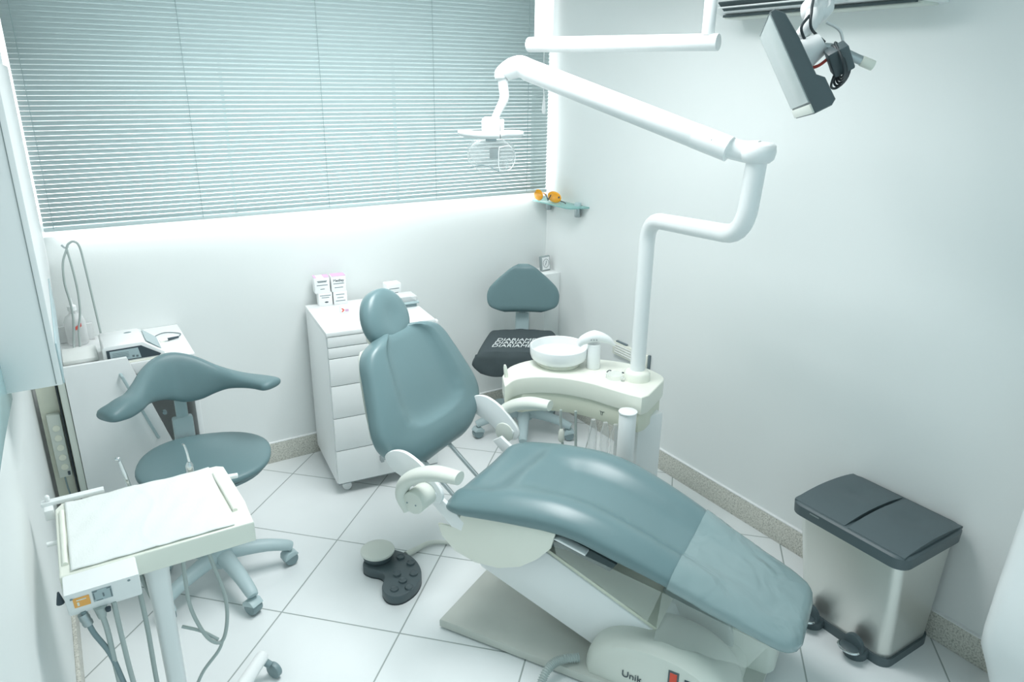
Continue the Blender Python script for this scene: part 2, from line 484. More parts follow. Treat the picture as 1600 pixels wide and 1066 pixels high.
def chair():
    SC = 1.95
    t0 = thing('dental_chair', 'reclined teal vinyl dental patient chair on a cream housing and grey floor plate', 'dental chair', W(SC, -.6, 0))
    # ---- seat and leg cushion
    top = [(-1.185, .495), (-1.15, .520), (-1.10, .540), (-1.0, .562), (-.9, .577), (-.8, .583), (-.7, .571), (-.56, .530), (-.43, .482), (-.27, .422), (-.13, .372), (-.06, .346)]
    bot = [(-1.185, .450), (-1.12, .452), (-.93, .470), (-.754, .478), (-.6, .440), (-.44, .398), (-.33, .358), (-.18, .314), (-.06, .275)]
    HW = [(-1.185, .262), (-1.0, .255), (-.8, .245), (-.6, .228), (-.44, .208), (-.25, .182), (-.07, .160)]
    CS = [(-1.185, 1.950), (-.6, 1.955), (-.44, 1.953), (-.07, 1.945)]
    T0, T1 = -1.200, -.066
    def seat_section(t, grow=0.0, nn=56):
        d0, d1 = t - T0, T1 - t
        def q(d, R): return 1.0 if d >= R else math.sqrt(max(0, 1 - (1 - d / R) ** 2))
        k = q(d0, .045) * q(d1, .035)
        hw = interp(HW, t) - (1 - q(d0, .10)) * .072 - (1 - q(d1, .08)) * .065 + grow
        zt, zb = sinterp(top, t), sinterp(bot, t)
        zc, ht = (zt + zb) / 2, (zt - zb) / 2 * max(k, .04) + grow
        def fn(a, b):
            if b <= 0: return 0
            g = b ** .5
            ch = math.exp(-(a / .46) ** 6)                        # long central channel
            lon = max(0, min(1, (t + 1.02) / .16)) * max(0, min(1, (-.22 - t) / .3))
            but = math.exp(-((a) / .62) ** 4) * math.exp(-((t + 1.075) / .075) ** 2)
            rim = .006 * math.exp(-((abs(a) - .74) / .16) ** 2) * max(0, min(1, (-.3 - t) / .2))
            rim2 = .008 * math.exp(-((t + .985) / .03) ** 2) * math.exp(-(a / .5) ** 2)
            return (-.038 * ch * lon - .034 * but + 1.8 * rim + 2.0 * rim2) * g * min(1, k)
        sl = V((0, 0, 0))
        dz = (sinterp(top, min(t + .02, T1)) - sinterp(top, max(t - .02, T0))) / .04
        N = (ZV - TV * dz * .55).normalized()
        return superring(W(interp(CS, t), t, zc), SV, N, hw, ht, p=2.9, n=nn, fn=fn)
    ts = [T0 + .045 * (1 - math.cos(PI / 2 * i / 7)) for i in range(8)]
    ts += [T0 + .045 + (T1 - T0 - .08) * i / 60 for i in range(1, 60)]
    ts += [T1 - .035 * math.cos(PI / 2 * i / 6) if i < 6 else T1 for i in range(0, 7)]
    ts = sorted(ts)
    MB().rings([seat_section(t) for t in ts]).build('seat_cushion', 'vinyl', t0, angle=70)
    # clear plastic slip cover over the lower leg rest
    cov = [t for t in ts if t > -.436]
    R = []
    for i, t in enumerate([-.436] + cov):
        ring = seat_section(t, .0035)
        w = []
        for j, p in enumerate(ring):
            w.append(p + ZV * (.0018 * math.sin(j * 2.1 + t * 90) * math.sin(t * 31 + j)))
        R.append(w)
    MB().rings(R).build('leg_cover', 'vinyl_covered', t0, angle=75, label='crinkled clear plastic sleeve over the foot end')
    def film(pts, sdep=.0, name='hanging_film'):
        (a, b, c, d) = [W(*p) for p in pts]
        g = []
        for i in range(9):
            u = i / 8
            g.append([(a.lerp(b, v / 12)).lerp(d.lerp(c, v / 12), u) + SV * (.004 * math.sin(v * 1.4) * u) for v in range(13)])
        return MB().sheet(g).build(name, 'film', t0, recalc=False)
    film([(1.735, -.80, .470), (1.752, -.455, .402), (1.758, -.490, .278), (1.742, -.79, .415)])
    film([(1.752, -.452, .402), (1.79, -.15, .312), (1.80, -.20, .205), (1.76, -.465, .215)])
    # ---- backrest
    K = -.42
    UPD = (ZV + TV * K).normalized(); NB = (TV + ZV * (-K)).normalized()
    base = W(2.012, -1.362, .527)
    hwb = [(-.01, .14), (.02, .20), (.06, .262), (.11, .302), (.17, .306), (.25, .282), (.33, .255), (.40, .228), (.445, .185), (.47, .13)]
    def back_section(v):
        def q(d, R_): return 1.0 if d >= R_ else math.sqrt(max(0, 1 - (1 - d / R_) ** 2))
        V0, V1 = -.012, .470
        k = max(.05, q(v - V0, .045) * q(V1 - v, .045))
        hw = sinterp(hwb, v) * (.55 + .45 * q(V1 - v, .05)) * (.75 + .25 * q(v - V0, .03))
        cen = .012 * (v / .48)
        bend = .010 * math.sin(PI * v / .48)
        def fn(a, b):
            if b <= 0: return 0
            # recessed upper panel, rounded at the bottom
            rr = (abs(a) / (.62 - .25 * max(0, .30 - v))) ** 4 + (max(0, .25 - v) / .135) ** 3
            dip = -.030 * (1 - math.exp(-max(0, 1 - rr) * 2.2)) if rr < 1 else 0
            wing = .020 * abs(a) ** 3
            lumb = .010 * math.exp(-((v - .07) / .05) ** 2) * (1 - a * a)
            return (dip * min(1, k) + wing + lumb) * b ** .5
        C = base + UPD * v - NB * (.045 - bend) - SV * cen
        return superring(C, SV, NB, hw, .050 * k, p=2.7, n=64, fn=fn)
    vs = [-.012 + .045 * (1 - math.cos(PI / 2 * i / 7)) for i in range(8)] + [.033 + (.425 - .033) * i / 60 for i in range(1, 60)] + [.470 - .045 * math.cos(PI / 2 * i / 7) if i < 7 else .470 for i in range(8)]
    MB().rings([back_section(v) for v in sorted(vs)]).build('backrest', 'vinyl', t0, angle=75)
    # back shell of the backrest
    MB().rings([superring(base + UPD * v - NB * .098, SV, NB, sinterp(hwb, v) * .86, .012, p=3, n=40) for v in (.02, .03, .08, .15, .25, .35, .42, .44)]).build('back_shell', 'pale', t0)
    # ---- headrest
    hc = W(1.990, -1.622, .985)
    hu = (ZV * 1.0 + TV * -.40 - SV * .22).normalized(); hn = (TV + ZV * .40).normalized(); hs = hu.cross(hn).normalized(); hs = hs if hs.dot(SV) > 0 else -hs
    R = []
    for i in range(25):
        th = -PI / 2 + PI * i / 24
        y = math.sin(th); c = max(.02, math.cos(th))
        hw = .118 * c ** .85 * (1 + .10 * -y) ; ht = .046 * c ** .5
        def fn(a, b, c=c, y=y):
            return (-.014 * math.exp(-(a / .5) ** 2) * math.exp(-(y / .6) ** 2)) * (b ** .5 if b > 0 else 0)
        R.append(superring(hc + hu * (y * .104), hs, hn, hw, ht, p=2.3, n=44, fn=fn))
    MB().rings(R).build('headrest', 'vinyl', t0, angle=80)
    hb = MB()
    q0 = base + UPD * .45 - NB * .075; q1 = hc - hn * .05 - hu * .03
    hb.tube([q0, (q0 + q1) / 2 - hn * .01, q1], .011, seg=12, sm=4)
    hb.build('headrest_bar', 'chrome', t0)
    MB().box((0, 0, 0), (.07, .035, .045), bevel=.008, mx=Matrix.Translation(hc - hn * .055 - hu * .06 - SV * .03)).build('headrest_joint', 'cream', t0)
    # ---- side brackets, pivots, armrests
    bp = [(-1.425, .60), (-1.39, .63), (-1.34, .637), (-1.28, .612), (-1.225, .565), (-1.195, .525), (-1.2, .49), (-1.235, .478), (-1.275, .49), (-1.33, .53), (-1.40, .56)]
    for s0, d in ((1.712, .014), (2.236, .014)):
        b = MB().prism(bp, W(s0, 0, 0), TV, ZV, SV * d, bevel=.003, smooth=4).build('side_bracket', 'white', t0)
        MB().cyl(W(s0 - .004, -1.225, .515), W(s0 + d + .004, -1.225, .515), .012, bev=.002).build('bolt', 'white', b)
    for sg, s0 in ((-1, 1.645), (1, 2.275)):
        inner = s0 + (-.0 if sg < 0 else 0)
        pts = [(-1.283, .478), (-1.305, .53), (-1.287, .582), (-1.235, .622), (-1.165, .648), (-1.08, .656)]
        dz = -.005 if sg < 0 else -.012
        a = MB().tube([W(s0, t, z + dz) for t, z in pts], [.014, .019, .023, .024, .024, .020], seg=18, sm=7, flat=(SV, 1.35)).build('armrest', 'pale', t0, angle=60)
        d0, d1 = (s0 - .012, s0 + .068) if sg < 0 else (s0 - .045, s0 + .012)
        MB().cyl(W(d0, -1.255, .518 + dz), W(d1, -1.255, .518 + dz), .040, bev=.006).build('pivot_drum', 'pale', a)
        for dt in (-.014, .02):
            dots = MB(); dots.cyl(W(s0 - .0135 if sg < 0 else s0 + .0115, -1.262 + dt, .515 + dz), W(s0 - .011 if sg < 0 else s0 + .0135, -1.262 + dt, .515 + dz), .0028, seg=10)
            dots.build('screw_cap', 'grey_dk', a)
        # link from pivot to seat frame
        s1 = 1.735 if sg < 0 else 2.185
        MB().prism([(-1.275, .49), (-1.24, .515), (-1.15, .455), (-1.12, .43), (-1.13, .395), (-1.17, .40)], W(s1 - .008, 0, 0), TV, ZV, SV * .016, bevel=.003).build('frame_link', 'white', t0)
    # thin backrest rods
    for s0 in (1.90, 2.06):
        MB().tube([W(s0, -1.40, .50), W(s0, -1.22, .36), W(s0, -1.10, .34)], .008, seg=10, sm=3).build('recline_rod', 'alu', t0)
    # ---- seat frame and skirts
    MB().prism([(-1.17, .452), (-.93, .468), (-.75, .474), (-.60, .438), (-.62, .405), (-.76, .43), (-1.15, .40)], W(1.76, 0, 0), TV, ZV, SV * .39, bevel=.004).build('seat_frame', 'darkgap', t0)
    sk = [(-1.225, .392), (-1.15, .402), (-1.13, .470), (-.93, .492), (-.79, .500), (-.805, .44), (-.85, .385), (-.91, .335), (-.99, .300), (-1.08, .290), (-1.16, .308), (-1.21, .350)]
    for s0 in (1.728, 2.165):
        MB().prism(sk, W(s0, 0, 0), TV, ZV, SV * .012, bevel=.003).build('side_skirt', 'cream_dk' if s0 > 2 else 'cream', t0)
    MB().prism([(-.80, .478), (-.78, .482), (-.69, .462), (-.69, .455)], W(1.73, 0, 0), TV, ZV, SV * .03, bevel=.001).build('seat_rail', 'white', t0)
    MB().prism([(-.80, .468), (-.775, .472), (-.745, .455), (-.775, .44)], W(1.745, 0, 0), TV, ZV, SV * .05, bevel=.002).build('latch', 'black', t0)
    # ---- lift arm
    MB().prism([(-1.16, .33), (-1.10, .22), (-.68, .075), (-.42, .12), (-.46, .205), (-.90, .385), (-1.05, .41)], W(1.80, 0, 0), TV, ZV, SV * .27, bevel=.006).build('lift_arm', 'white', t0)
    MB().prism([(-.92, .391), (-.90, .397), (-.47, .222), (-.48, .214)], W(1.806, 0, 0), TV, ZV, SV * .258, bevel=.001).build('arm_top_shade', 'cream_dk', t0)  # beige sheet imitating the shaded top face of the arm
    # ---- floor plate
    MB().prism([(1.688, -1.20), (2.19, -1.20), (2.19, -.16), (1.72, -.16)], (0, 0, 0.004), SV, TV, ZV * .034, bevel=.006).build('floor_plate', 'plate', t0)
    # ---- housing (two nested domes)
    def dome(s0, s1, tc, hl, h, mname, name, p=2.3, lean=0):
        R = []
        for k in range(13):
            f = k / 12; s_ = s0 + (s1 - s0) * f
            e = min(f, 1 - f) / .5; sc_ = (1 - (1 - min(1, e * 2.2)) ** 2 * .12)
            ring = []
            for j in range(41):
                th = PI * j / 40
                c, sn = math.cos(th), math.sin(th)
                a = math.copysign(abs(c) ** (2 / p), c); b = abs(sn) ** (2 / p)
                ring.append(W(s_, tc - a * hl * sc_ + lean * b, .038 + b * h * sc_))
            R.append(ring)
        return MB().rings(R).build(name, mname, t0, angle=50)
    h = dome(1.722, 1.93, -.445, .235, .178, 'pale', 'base_housing', p=2.3)
    dome(1.99, 2.17, -.345, .205, .322, 'pale', 'rear_housing', p=2.4)
    dome(1.965, 1.995, -.405, .140, .275, 'hose', 'arch_shade', p=2.2)  # darker arch face, its colour imitates the shade inside the housing
    dome(1.90, 2.02, -.42, .20, .09, 'pale', 'middle_housing', p=3)
    MB().prism([(-.403, .166), (-.371, .166), (-.371, .116), (-.403, .116)], W(1.7195, 0, 0), TV, ZV, SV * .01, bevel=.001).build('switch_frame', 'black', h)
    MB().prism([(-.398, .160), (-.376, .160), (-.376, .122), (-.398, .122)], W(1.718, 0, 0), TV, ZV, SV * .01, bevel=.002).build('power_switch', 'redsw', h)
    MB().prism([(-.354, .152), (-.336, .152), (-.336, .112), (-.354, .112)], W(1.719, 0, 0), TV, ZV, SV * .01, bevel=.002).build('fuse_holder', 'inkd', h)
    MB().text('Unik', .034, W(1.719, -.513, .088), TV, ZV).build('lettering', 'inkd', h)
    # ribbed hose
    pth = catmull([W(1.745, -.70, .055), W(1.70, -.745, .060), W(1.655, -.765, .052), W(1.60, -.765, .022), W(1.54, -.74, .016), W(1.45, -.68, .016), W(1.36, -.62, .016)], 26)
    rs = [.0135 + .0018 * (1 if i % 3 == 0 else -1) for i in range(len(pth))]
    m = MB(); m.tube(pth, rs, seg=12, sm=1)
    m.build('ribbed_hose', 'hose', t0, angle=30)
    return t0
chair()

# foot control on the floor
def foot_control():
    t = thing('foot_control', 'dark grey kidney-shaped foot control with pale round pad on the floor tiles', 'foot pedal', (.88, 2.2, 0))
    out = [(.79, 2.33), (.83, 2.368), (.885, 2.362), (.925, 2.325), (.962, 2.262), (.972, 2.19), (.952, 2.115), (.90, 2.058), (.83, 2.035), (.785, 2.062), (.782, 2.12), (.815, 2.175), (.815, 2.215), (.785, 2.25), (.77, 2.29)]
    out = [(.870 + (x - .870) * .93, 2.205 + (y - 2.205) * .93) for x, y in out]
    b = MB().prism([(x - .0, y) for x, y in out], (0, 0, 0.002), (1, 0, 0), (0, 1, 0), (0, 0, .038), bevel=.006, smooth=4).build('body', 'black', t)
    MB().prism(out, (0, 0, 0), (1, 0, 0), (0, 1, 0), (0, 0, .006), smooth=4).build('rubber_base', 'cable', t)
    MB().cyl((.845, 2.302, .040), (.845, 2.302, .066), .056, .060, bev=.004).build('pad_neck', 'black', t)
    MB().cyl((.845, 2.302, .066), (.845, 2.302, .078), .066, bev=.004, seg=40).build('round_pad', 'pale', t)
    for x, y in ((.92, 2.255), (.938, 2.20), (.865, 2.165), (.92, 2.135), (.868, 2.118), (.822, 2.09), (.872, 2.072)):
        MB().lathe([(0, .005), (.006, .0035), (.0115, .004), (.0145, .007), (.016, .002), (.016, -.002)], (x, y, .040), seg=18).build('button', 'black', t)
    MB().tube([(.955, 2.285, .02), (1.0, 2.30, .016), (1.08, 2.315, .014), (1.16, 2.27, .012)], [.014, .011, .009, .008], seg=10, sm=5).build('cord', 'pale', t)
foot_control()

# ------------------------------------------------------------------ water unit with cuspidor
def water_unit():
    t = thing('cuspidor_unit', 'cream dental water unit with spittoon bowl between patient chair and right wall', 'dental unit', (1.76, 2.05, 0))
    topo = [(1.368, 2.224), (1.41, 2.262), (1.46, 2.262), (1.54, 2.225), (1.62, 2.15), (1.675, 2.06), (1.715, 1.965), (1.745, 1.89), (1.775, 1.862), (1.85, 1.89), (1.93, 1.94), (1.968, 1.98), (1.972, 2.06), (1.95, 2.14), (1.88, 2.22), (1.80, 2.29), (1.70, 2.36), (1.60, 2.41), (1.50, 2.40), (1.43, 2.33)]
    # plan: curved front (towards camera), convex back
    front = [(1.372, 2.222), (1.45, 2.262), (1.535, 2.243), (1.62, 2.178), (1.68, 2.085), (1.715, 1.985), (1.742, 1.915), (1.762, 1.868)]
    back = [(1.80, 1.872), (1.90, 1.925), (1.965, 1.965), (1.985, 2.02), (1.975, 2.12), (1.92, 2.22), (1.84, 2.30), (1.74, 2.37), (1.62, 2.41), (1.50, 2.39), (1.42, 2.32)]
    fr = [(p.x, p.y) for p in catmull([V((a, b, 0)) for a, b in front], 5)]
    bk = [(p.x, p.y) for p in catmull([V((a, b, 0)) for a, b in back], 4)]
    MB().prism(fr + bk, (0, 0, .605), (1, 0, 0), (0, 1, 0), (0, 0, .075), bevel=.008, seg=3).build('console_top', 'cream', t)
    c = V((1.73, 2.13, 0))
    def inset(P, k, dx=0.0, dy=0.0): return [(c.x + (x - c.x) * k + dx, c.y + (y - c.y) * k + dy) for x, y in P]
    low = inset(fr[6:] + bk, .965, .004, .004)
    sk = MB().prism(low, (0, 0, .525), (1, 0, 0), (0, 1, 0), (0, 0, .082), bevel=.004).build('console_skirt', 'cream_dk', t)
    # symbols on the skirt
    sy = MB()
    def ondir(i): 
        a = V((*low[i], 0)); b = V((*low[i + 1], 0)); d = (b - a).normalized(); return a, d, V((d.y, -d.x, 0))
    def icon(i, kind):
        a, d, n = ondir(i)
        if (a + n - c).length < (a - n - c).length: n = -n
        P = a + V((0, 0, .562)) + n * .001
        m = sy
        if kind == 0:
            ring = [P + d * .008 * math.cos(q) + ZV * .010 * math.sin(q) for q in [x * PI / 6 for x in range(0, 11)]]
            m.tube(ring, .0009, seg=5, sm=1); m.tube([P + d * .012 + ZV * .008, P + d * .005 - ZV * .002], .0009, seg=5, sm=1)
            m.tube([P - d * .012 - ZV * .008, P - d * .005 + ZV * .002], .0009, seg=5, sm=1)
        else:
            m.tube([P - d * .01 + ZV * .008, P + ZV * .006, P + d * .012 + ZV * .009], .0009, seg=5, sm=1)
            m.tube([P - d * .006 + ZV * .006, P - d * .003 - ZV * .009], .0009, seg=5, sm=1)
            m.tube([P + d * .004 + ZV * .006, P + d * .002 - ZV * .009], .0009, seg=5, sm=1)
    icon(6, 0); sy.build('symbol', 'inkd', sk); sy.v = []; sy.f = []
    icon(17, 1); sy.build('symbol', 'inkd', sk)
    # side column to the floor
    MB().bb((1.80, 1.915, .0), (1.93, 2.06, .56), bevel=.01).build('column', 'white', t)
    MB().bb((1.80, 1.93, 0), (1.95, 2.08, .14), bevel=.02).build('foot', 'white', t)
    # cylindrical cup holder
    cy = MB().cyl((1.703, 1.875, .35), (1.703, 1.875, .628), .033, bev=.004).build('cup_tube', 'white', t)
    MB().cyl((1.703, 1.875, .628), (1.703, 1.875, .636), .036, bev=.003).build('cap', 'white', cy)
    # bowl
    bo = V((1.697, 2.318, .0))
    MB().lathe([(0, .0), (.088, .0), (.095, .010), (.078, .020), (0, .02)], bo + ZV * .68, seg=40).build('bowl_base', 'cream', t)
    MB().lathe([(0, .022), (.06, .020), (.100, .024), (.116, .036), (.121, .050), (.1225, .082), (.121, .086), (.1175, .084), (.114, .052), (.095, .040), (.03, .036), (0, .035)], bo + ZV * .675, seg=56).build('bowl', 'white', t)
    # water spout
    so = V((1.792, 2.205, .68))
    sp = MB().cyl(so, so + ZV * .105, .029, .026, bev=.003)
    sp.build('spout_post', 'white', t)
    dd = V((.86, -.50, 0))
    MB().tube([so - dd * .065 + ZV * .100, so - dd * .045 + ZV * .122, so + ZV * .138, so + dd * .05 + ZV * .125, so + dd * .085 + ZV * .100], [.012, .020, .025, .017, .006], seg=16, sm=6, flat=(dd.cross(ZV), 1.1)).build('spout', 'white', t)
    dv = MB(); 
    P = so + V((.0, 0, .0)) + dd * .012 + ZV * .118
    MB().text('* * *', .016, so + V((-.02, -.022, .128)) , dd, ZV).build('spout_buttons', 'ink', t)
    # small clear cover on the console
    MB().lathe([(.036, 0), (.036, .012), (.034, .016), (0, .018)], (1.80, 2.075, .68), seg=28).build('clear_cover', 'clear', t)
    MB().tube([(1.775, 2.095, .702), (1.79, 2.10, .704), (1.80, 2.098, .702)], .0022, seg=6).build('cover_clip', 'inkd', t)
    MB().tube([(1.825, 2.06, .702), (1.828, 2.052, .702)], .003, seg=6, sm=1).build('cover_clip', 'inkd', t)
    MB().cyl((1.805, 2.03, .68), (1.805, 2.03, .695), .009, bev=.002).build('knob', 'clear', t)
    # suction hoses and handpieces under the console
    for x, y, z1 in ((1.60, 2.16, .36), (1.645, 2.12, .24)):
        MB().tube([(x, y, .55), (x + .005, y, .46), (x + .01, y - .01, z1 + .03), (x + .03, y - .03, z1 - .1), (x + .08, y, .10), (x + .12, y + .06, .05)], .0055, seg=8, sm=5).build('suction_hose', 'hose', t)
    MB().lathe([(0, 0), (.010, 0), (.013, .01), (.012, .045), (.006, .055), (0, .055)], (1.604, 2.155, .41), seg=14).build('suction_tip', 'pale', t)
    for k, (x, y) in enumerate(((1.665, 2.03), (1.69, 1.985), (1.712, 1.95))):
        MB().lathe([(0, 0), (.016, .004), (.018, .02), (.018, .12), (.010, .145), (.009, .16), (0, .16)], (x, y, .385), seg=18).build('water_bottle', 'clear', t)
    MB().lathe([(0, 0), (.007, 0), (.009, .02), (.007, .05), (.004, .06), (0, .06)], (1.428, 2.30, .675), (-.15, 0, 1), seg=12).build('syringe_holder', 'cream', t)
    return t
water_unit()

# ------------------------------------------------------------------ operating light on its pole
def arc_path(pts, r, n=7):
    """polyline with rounded corners"""
    P = [V(p) for p in pts]; out = [P[0]]
    for i in range(1, len(P) - 1):
        a = (P[i - 1] - P[i]).normalized(); b = (P[i + 1] - P[i]).normalized()
        p, q = P[i] + a * r, P[i] + b * r
        for k in range(n + 1):
            u = k / n
            out.append(p * (1 - u) ** 2 + P[i] * 2 * u * (1 - u) + q * u * u)
    out.append(P[-1]); return out

def op_light():
    px, py = 1.868, 2.019
    t = thing('operating_light', 'white jointed operating light on a tall bent pole above the patient chair', 'lamp', (px, py, .68))
    MB().lathe([(.0, 0), (.052, 0), (.052, .028), (.046, .036), (.033, .042), (.0, .042)], (px, py, .68), seg=32).build('collar', 'cream', t)
    J = V((1.722, 1.432, 0))
    MB().tube(arc_path([(px, py, .70), (px, py, 1.322), (J.x + .004, J.y + .02, 1.372), (J.x, J.y, 1.60)], .095), .0295, seg=24, sm=1).build('pole', 'white', t, angle=60)
    # knuckle
    a0 = V((1.668, 1.515, 1.628)); a1 = V((1.398, 2.147, 1.837))
    kn = MB().lathe([(0, -.03), (.034, -.03), (.046, -.02), (.050, .0), (.048, .018), (.036, .026), (0, .028)], (J.x, J.y, 1.618), seg=32)
    kn.build('knuckle', 'white', t, angle=60)
    d = (a1 - a0).normalized()
    MB().tube([V((J.x, J.y, 1.616)), V((J.x - .02, J.y + .045, 1.618)), a0 + d * .02], [.034, .030, .030], seg=20, sm=4).build('knuckle_arm', 'white', t)
    ar = MB().tube([a0 - d * .012, a0 - d * .002, a0 + d * .012, a1 - d * .012, a1], [.020, .031, .0355, .0355, .034], seg=28, sm=1).build('spring_arm', 'white', t, angle=60)
    # recut: explicit radii are evenly spaced so add end sleeve
    MB().tube([a0 - d * .02, a0 + d * .09], .0362, seg=28, sm=1).build('arm_sleeve', 'white', t)
    sc_ = MB()
    side = d.cross(ZV).normalized(); side = side if side.y < 0 or side.x < 0 else -side
    for k, dz in ((.045, .006), (.03, -.012)):
        sc_.cyl(a0 + d * k - V((.02, .028, 0)) + ZV * dz, a0 + d * k - V((.0225, .0325, 0)) + ZV * dz, .003, seg=8)
    sc_.build('screw', 'alu', ar)
    e = V((1.340, 2.20, 1.822))
    MB().tube([a1 - d * .02, a1 + V((-.010, .018, .008)), V((1.365, 2.185, 1.838)), e, e - ZV * .012], [.034, .035, .034, .027, .025], seg=22, sm=5).build('elbow', 'white', t, angle=60)
    MB().tube([e - ZV * .015, (1.340, 2.195, 1.78), (1.337, 2.185, 1.745), (1.310, 2.178, 1.705), (1.292, 2.174, 1.68)], [.018, .0165, .016, .013, .011], seg=16, sm=6).build('drop_tube', 'white', t)
    c = V((1.275, 2.165, 1.655))
    S = SV
    fwd = V((.53, .85, 0)); rt = V((.848, -.530, 0))
    mxr = Matrix.Translation(c) @ Matrix((rt, fwd, ZV)).transposed().to_4x4()
    MB().box((0, 0, .005), (.062, .06, .056), bevel=.014, mx=mxr, seg=3).box((.037, 0, -.004), (.012, .045, .06), bevel=.004, mx=mxr).build('head_block', 'white', t)
    hb = MB()
    hb.tube([mxr @ V(p) for p in ((-.104, -.03, -.014), (-.085, -.045, -.018), (-.03, -.05, -.022), (.03, -.05, -.022))], [.008, .012, .0125, .012], seg=14, sm=6)
    hb.tube([mxr @ V(p) for p in ((.03, -.05, -.022), (.05, -.045, -.018), (.09, -.035, -.018), (.103, -.02, -.016))], [.012, .0125, .012, .007], seg=14, sm=6)
    hb.build('handle_bar', 'white', t)
    MB().box((0, -.01, -.036), (.036, .03, .018), bevel=.003, mx=mxr).build('socket', 'grey_dk', t)
    MB().box((.012, -.015, -.082), (.034, .02, .034), bevel=.004, mx=mxr).build('bulb_carrier', 'alu', t)
    # reflector: curved facetted mirror dish behind, clear shield in front
    g = []
    for i in range(11):
        v = i / 10
        row = []
        for j in range(15):
            u = -1 + 2 * j / 14
            zz = -.046 - .088 * v
            wdt = .052 + .028 * math.sin(PI * min(1, v * 1.1 + .1)) ** .8
            row.append(mxr @ V((u * wdt, .022 - .03 * u * u - .012 * math.cos(PI * v), zz + .006 * u * u)))
        g.append(row)
    MB().sheet(g).build('reflector', 'frost', t, recalc=False)
    R = []
    for k in range(9):
        f = k / 8; z = -.040 - .104 * f
        e_ = math.sin(PI * (.12 + .80 * f)) ** .6
        R.append([mxr @ V((math.copysign(abs(math.cos(q)) ** .8, math.cos(q)) * .080 * e_, -.012 + math.copysign(abs(math.sin(q)) ** .8, math.sin(q)) * .040 * e_, z)) for q in [2 * PI * j / 32 for j in range(32)]])
    MB().rings(R, cap=False).build('clear_shield', 'clear', t, recalc=False)
    rim = [mxr @ V((x, y, z)) for x, y, z in ((.028, -.055, -.06), (.06, -.05, -.056), (.078, -.03, -.075), (.08, -.025, -.105), (.066, -.035, -.13), (.04, -.05, -.136), (.028, -.055, -.128), (.026, -.056, -.09), (.028, -.055, -.06))]
    MB().tube(rim, .0016, seg=6, sm=4).build('shield_rim', 'white', t)
    MB().tube([mxr @ V(p) for p in ((-.07, -.03, -.128), (-.03, -.05, -.118), (.0, -.055, -.124), (.03, -.055, -.138))], .0014, seg=6, sm=5).build('wire', 'grey_dk', t)
    return t
op_light()

# ------------------------------------------------------------------ ceiling monitor mount + monitor
def mount():
    t = thing('ceiling_monitor_mount', 'white jointed ceiling arm of square post and horizontal tube reaching to the monitor', 'monitor mount', (1.525, 2.235, 2.5))
    MB().bb((1.45, 2.16, 2.48), (1.60, 2.31, 2.5), bevel=.004).build('ceiling_plate', 'white', t)
    MB().bb((1.5, 2.21, 1.94), (1.55, 2.26, 2.485), bevel=.006).build('drop_post', 'white', t)
    a = V((1.482, 2.262, 1.918)); b = V((1.742, 1.640, 1.914)); d = (b - a).normalized()
    MB().cyl(a, b, .0245, bev=.003).build('lower_arm', 'white', t)
    MB().cyl(b - d * .035 + ZV * .02, b - d * .035 + ZV * .135, .0185, bev=.002).build('swivel_post', 'white', t)
    MB().cyl(b - d * .035 + ZV * .13, b - d * .035 + ZV * .30, .014).build('inner_post', 'white', t)
    c = b - d * .035 + ZV * .29; e = V((1.74, 1.33, 2.19))
    MB().cyl(c, e, .022, bev=.003).build('upper_arm', 'white', t)
    MB().cyl(e + ZV * .02, (1.742, 1.318, 2.0), .016).build('end_post', 'white', t)
    j = V((1.737, 1.312, 1.985))
    MB().lathe([(0, -.03), (.030, -.03), (.036, -.02), (.036, .016), (.030, .026), (.018, .028), (.016, .02), (0, .019)], j, (-.35, -.8, .45), seg=30).build('swivel_joint', 'white', t, angle=50)
    MB().tube([j, (1.69, 1.29, 1.945), (1.640, 1.285, 1.905)], [.024, .020, .014], seg=16, sm=4).build('tilt_arm', 'white', t)
    MB().tube([j + V((.03, .01, 0)), j + V((.06, .0, .02)), j + V((.085, -.02, .028))], [.010, .009, .012], seg=12, sm=4).build('lock_lever', 'white', t)
    MB().tube([(1.650, 1.30, 1.91), (1.700, 1.30, 1.885), (1.745, 1.262, 1.888), (1.805, 1.205, 1.856)], [.010, .012, .0115, .0115], seg=14, sm=5).build('grip_tube', 'alu', t)
    MB().cyl((1.800, 1.209, 1.8585), (1.824, 1.188, 1.846), .0128, bev=.002).build('grip_cap', 'cream', t)
    for k, pts in enumerate(([(1.70, 1.30, 2.0), (1.66, 1.27, 1.97), (1.655, 1.26, 1.93), (1.70, 1.25, 1.90)], [(1.655, 1.27, 1.96), (1.63, 1.27, 1.93), (1.65, 1.26, 1.89)], [(1.75, 1.29, 1.95), (1.775, 1.265, 1.93), (1.78, 1.25, 1.89)])):
        MB().tube(pts, .0035, seg=8).build('cable', 'cable' if k != 2 else 'white', t)
    return t
mount()

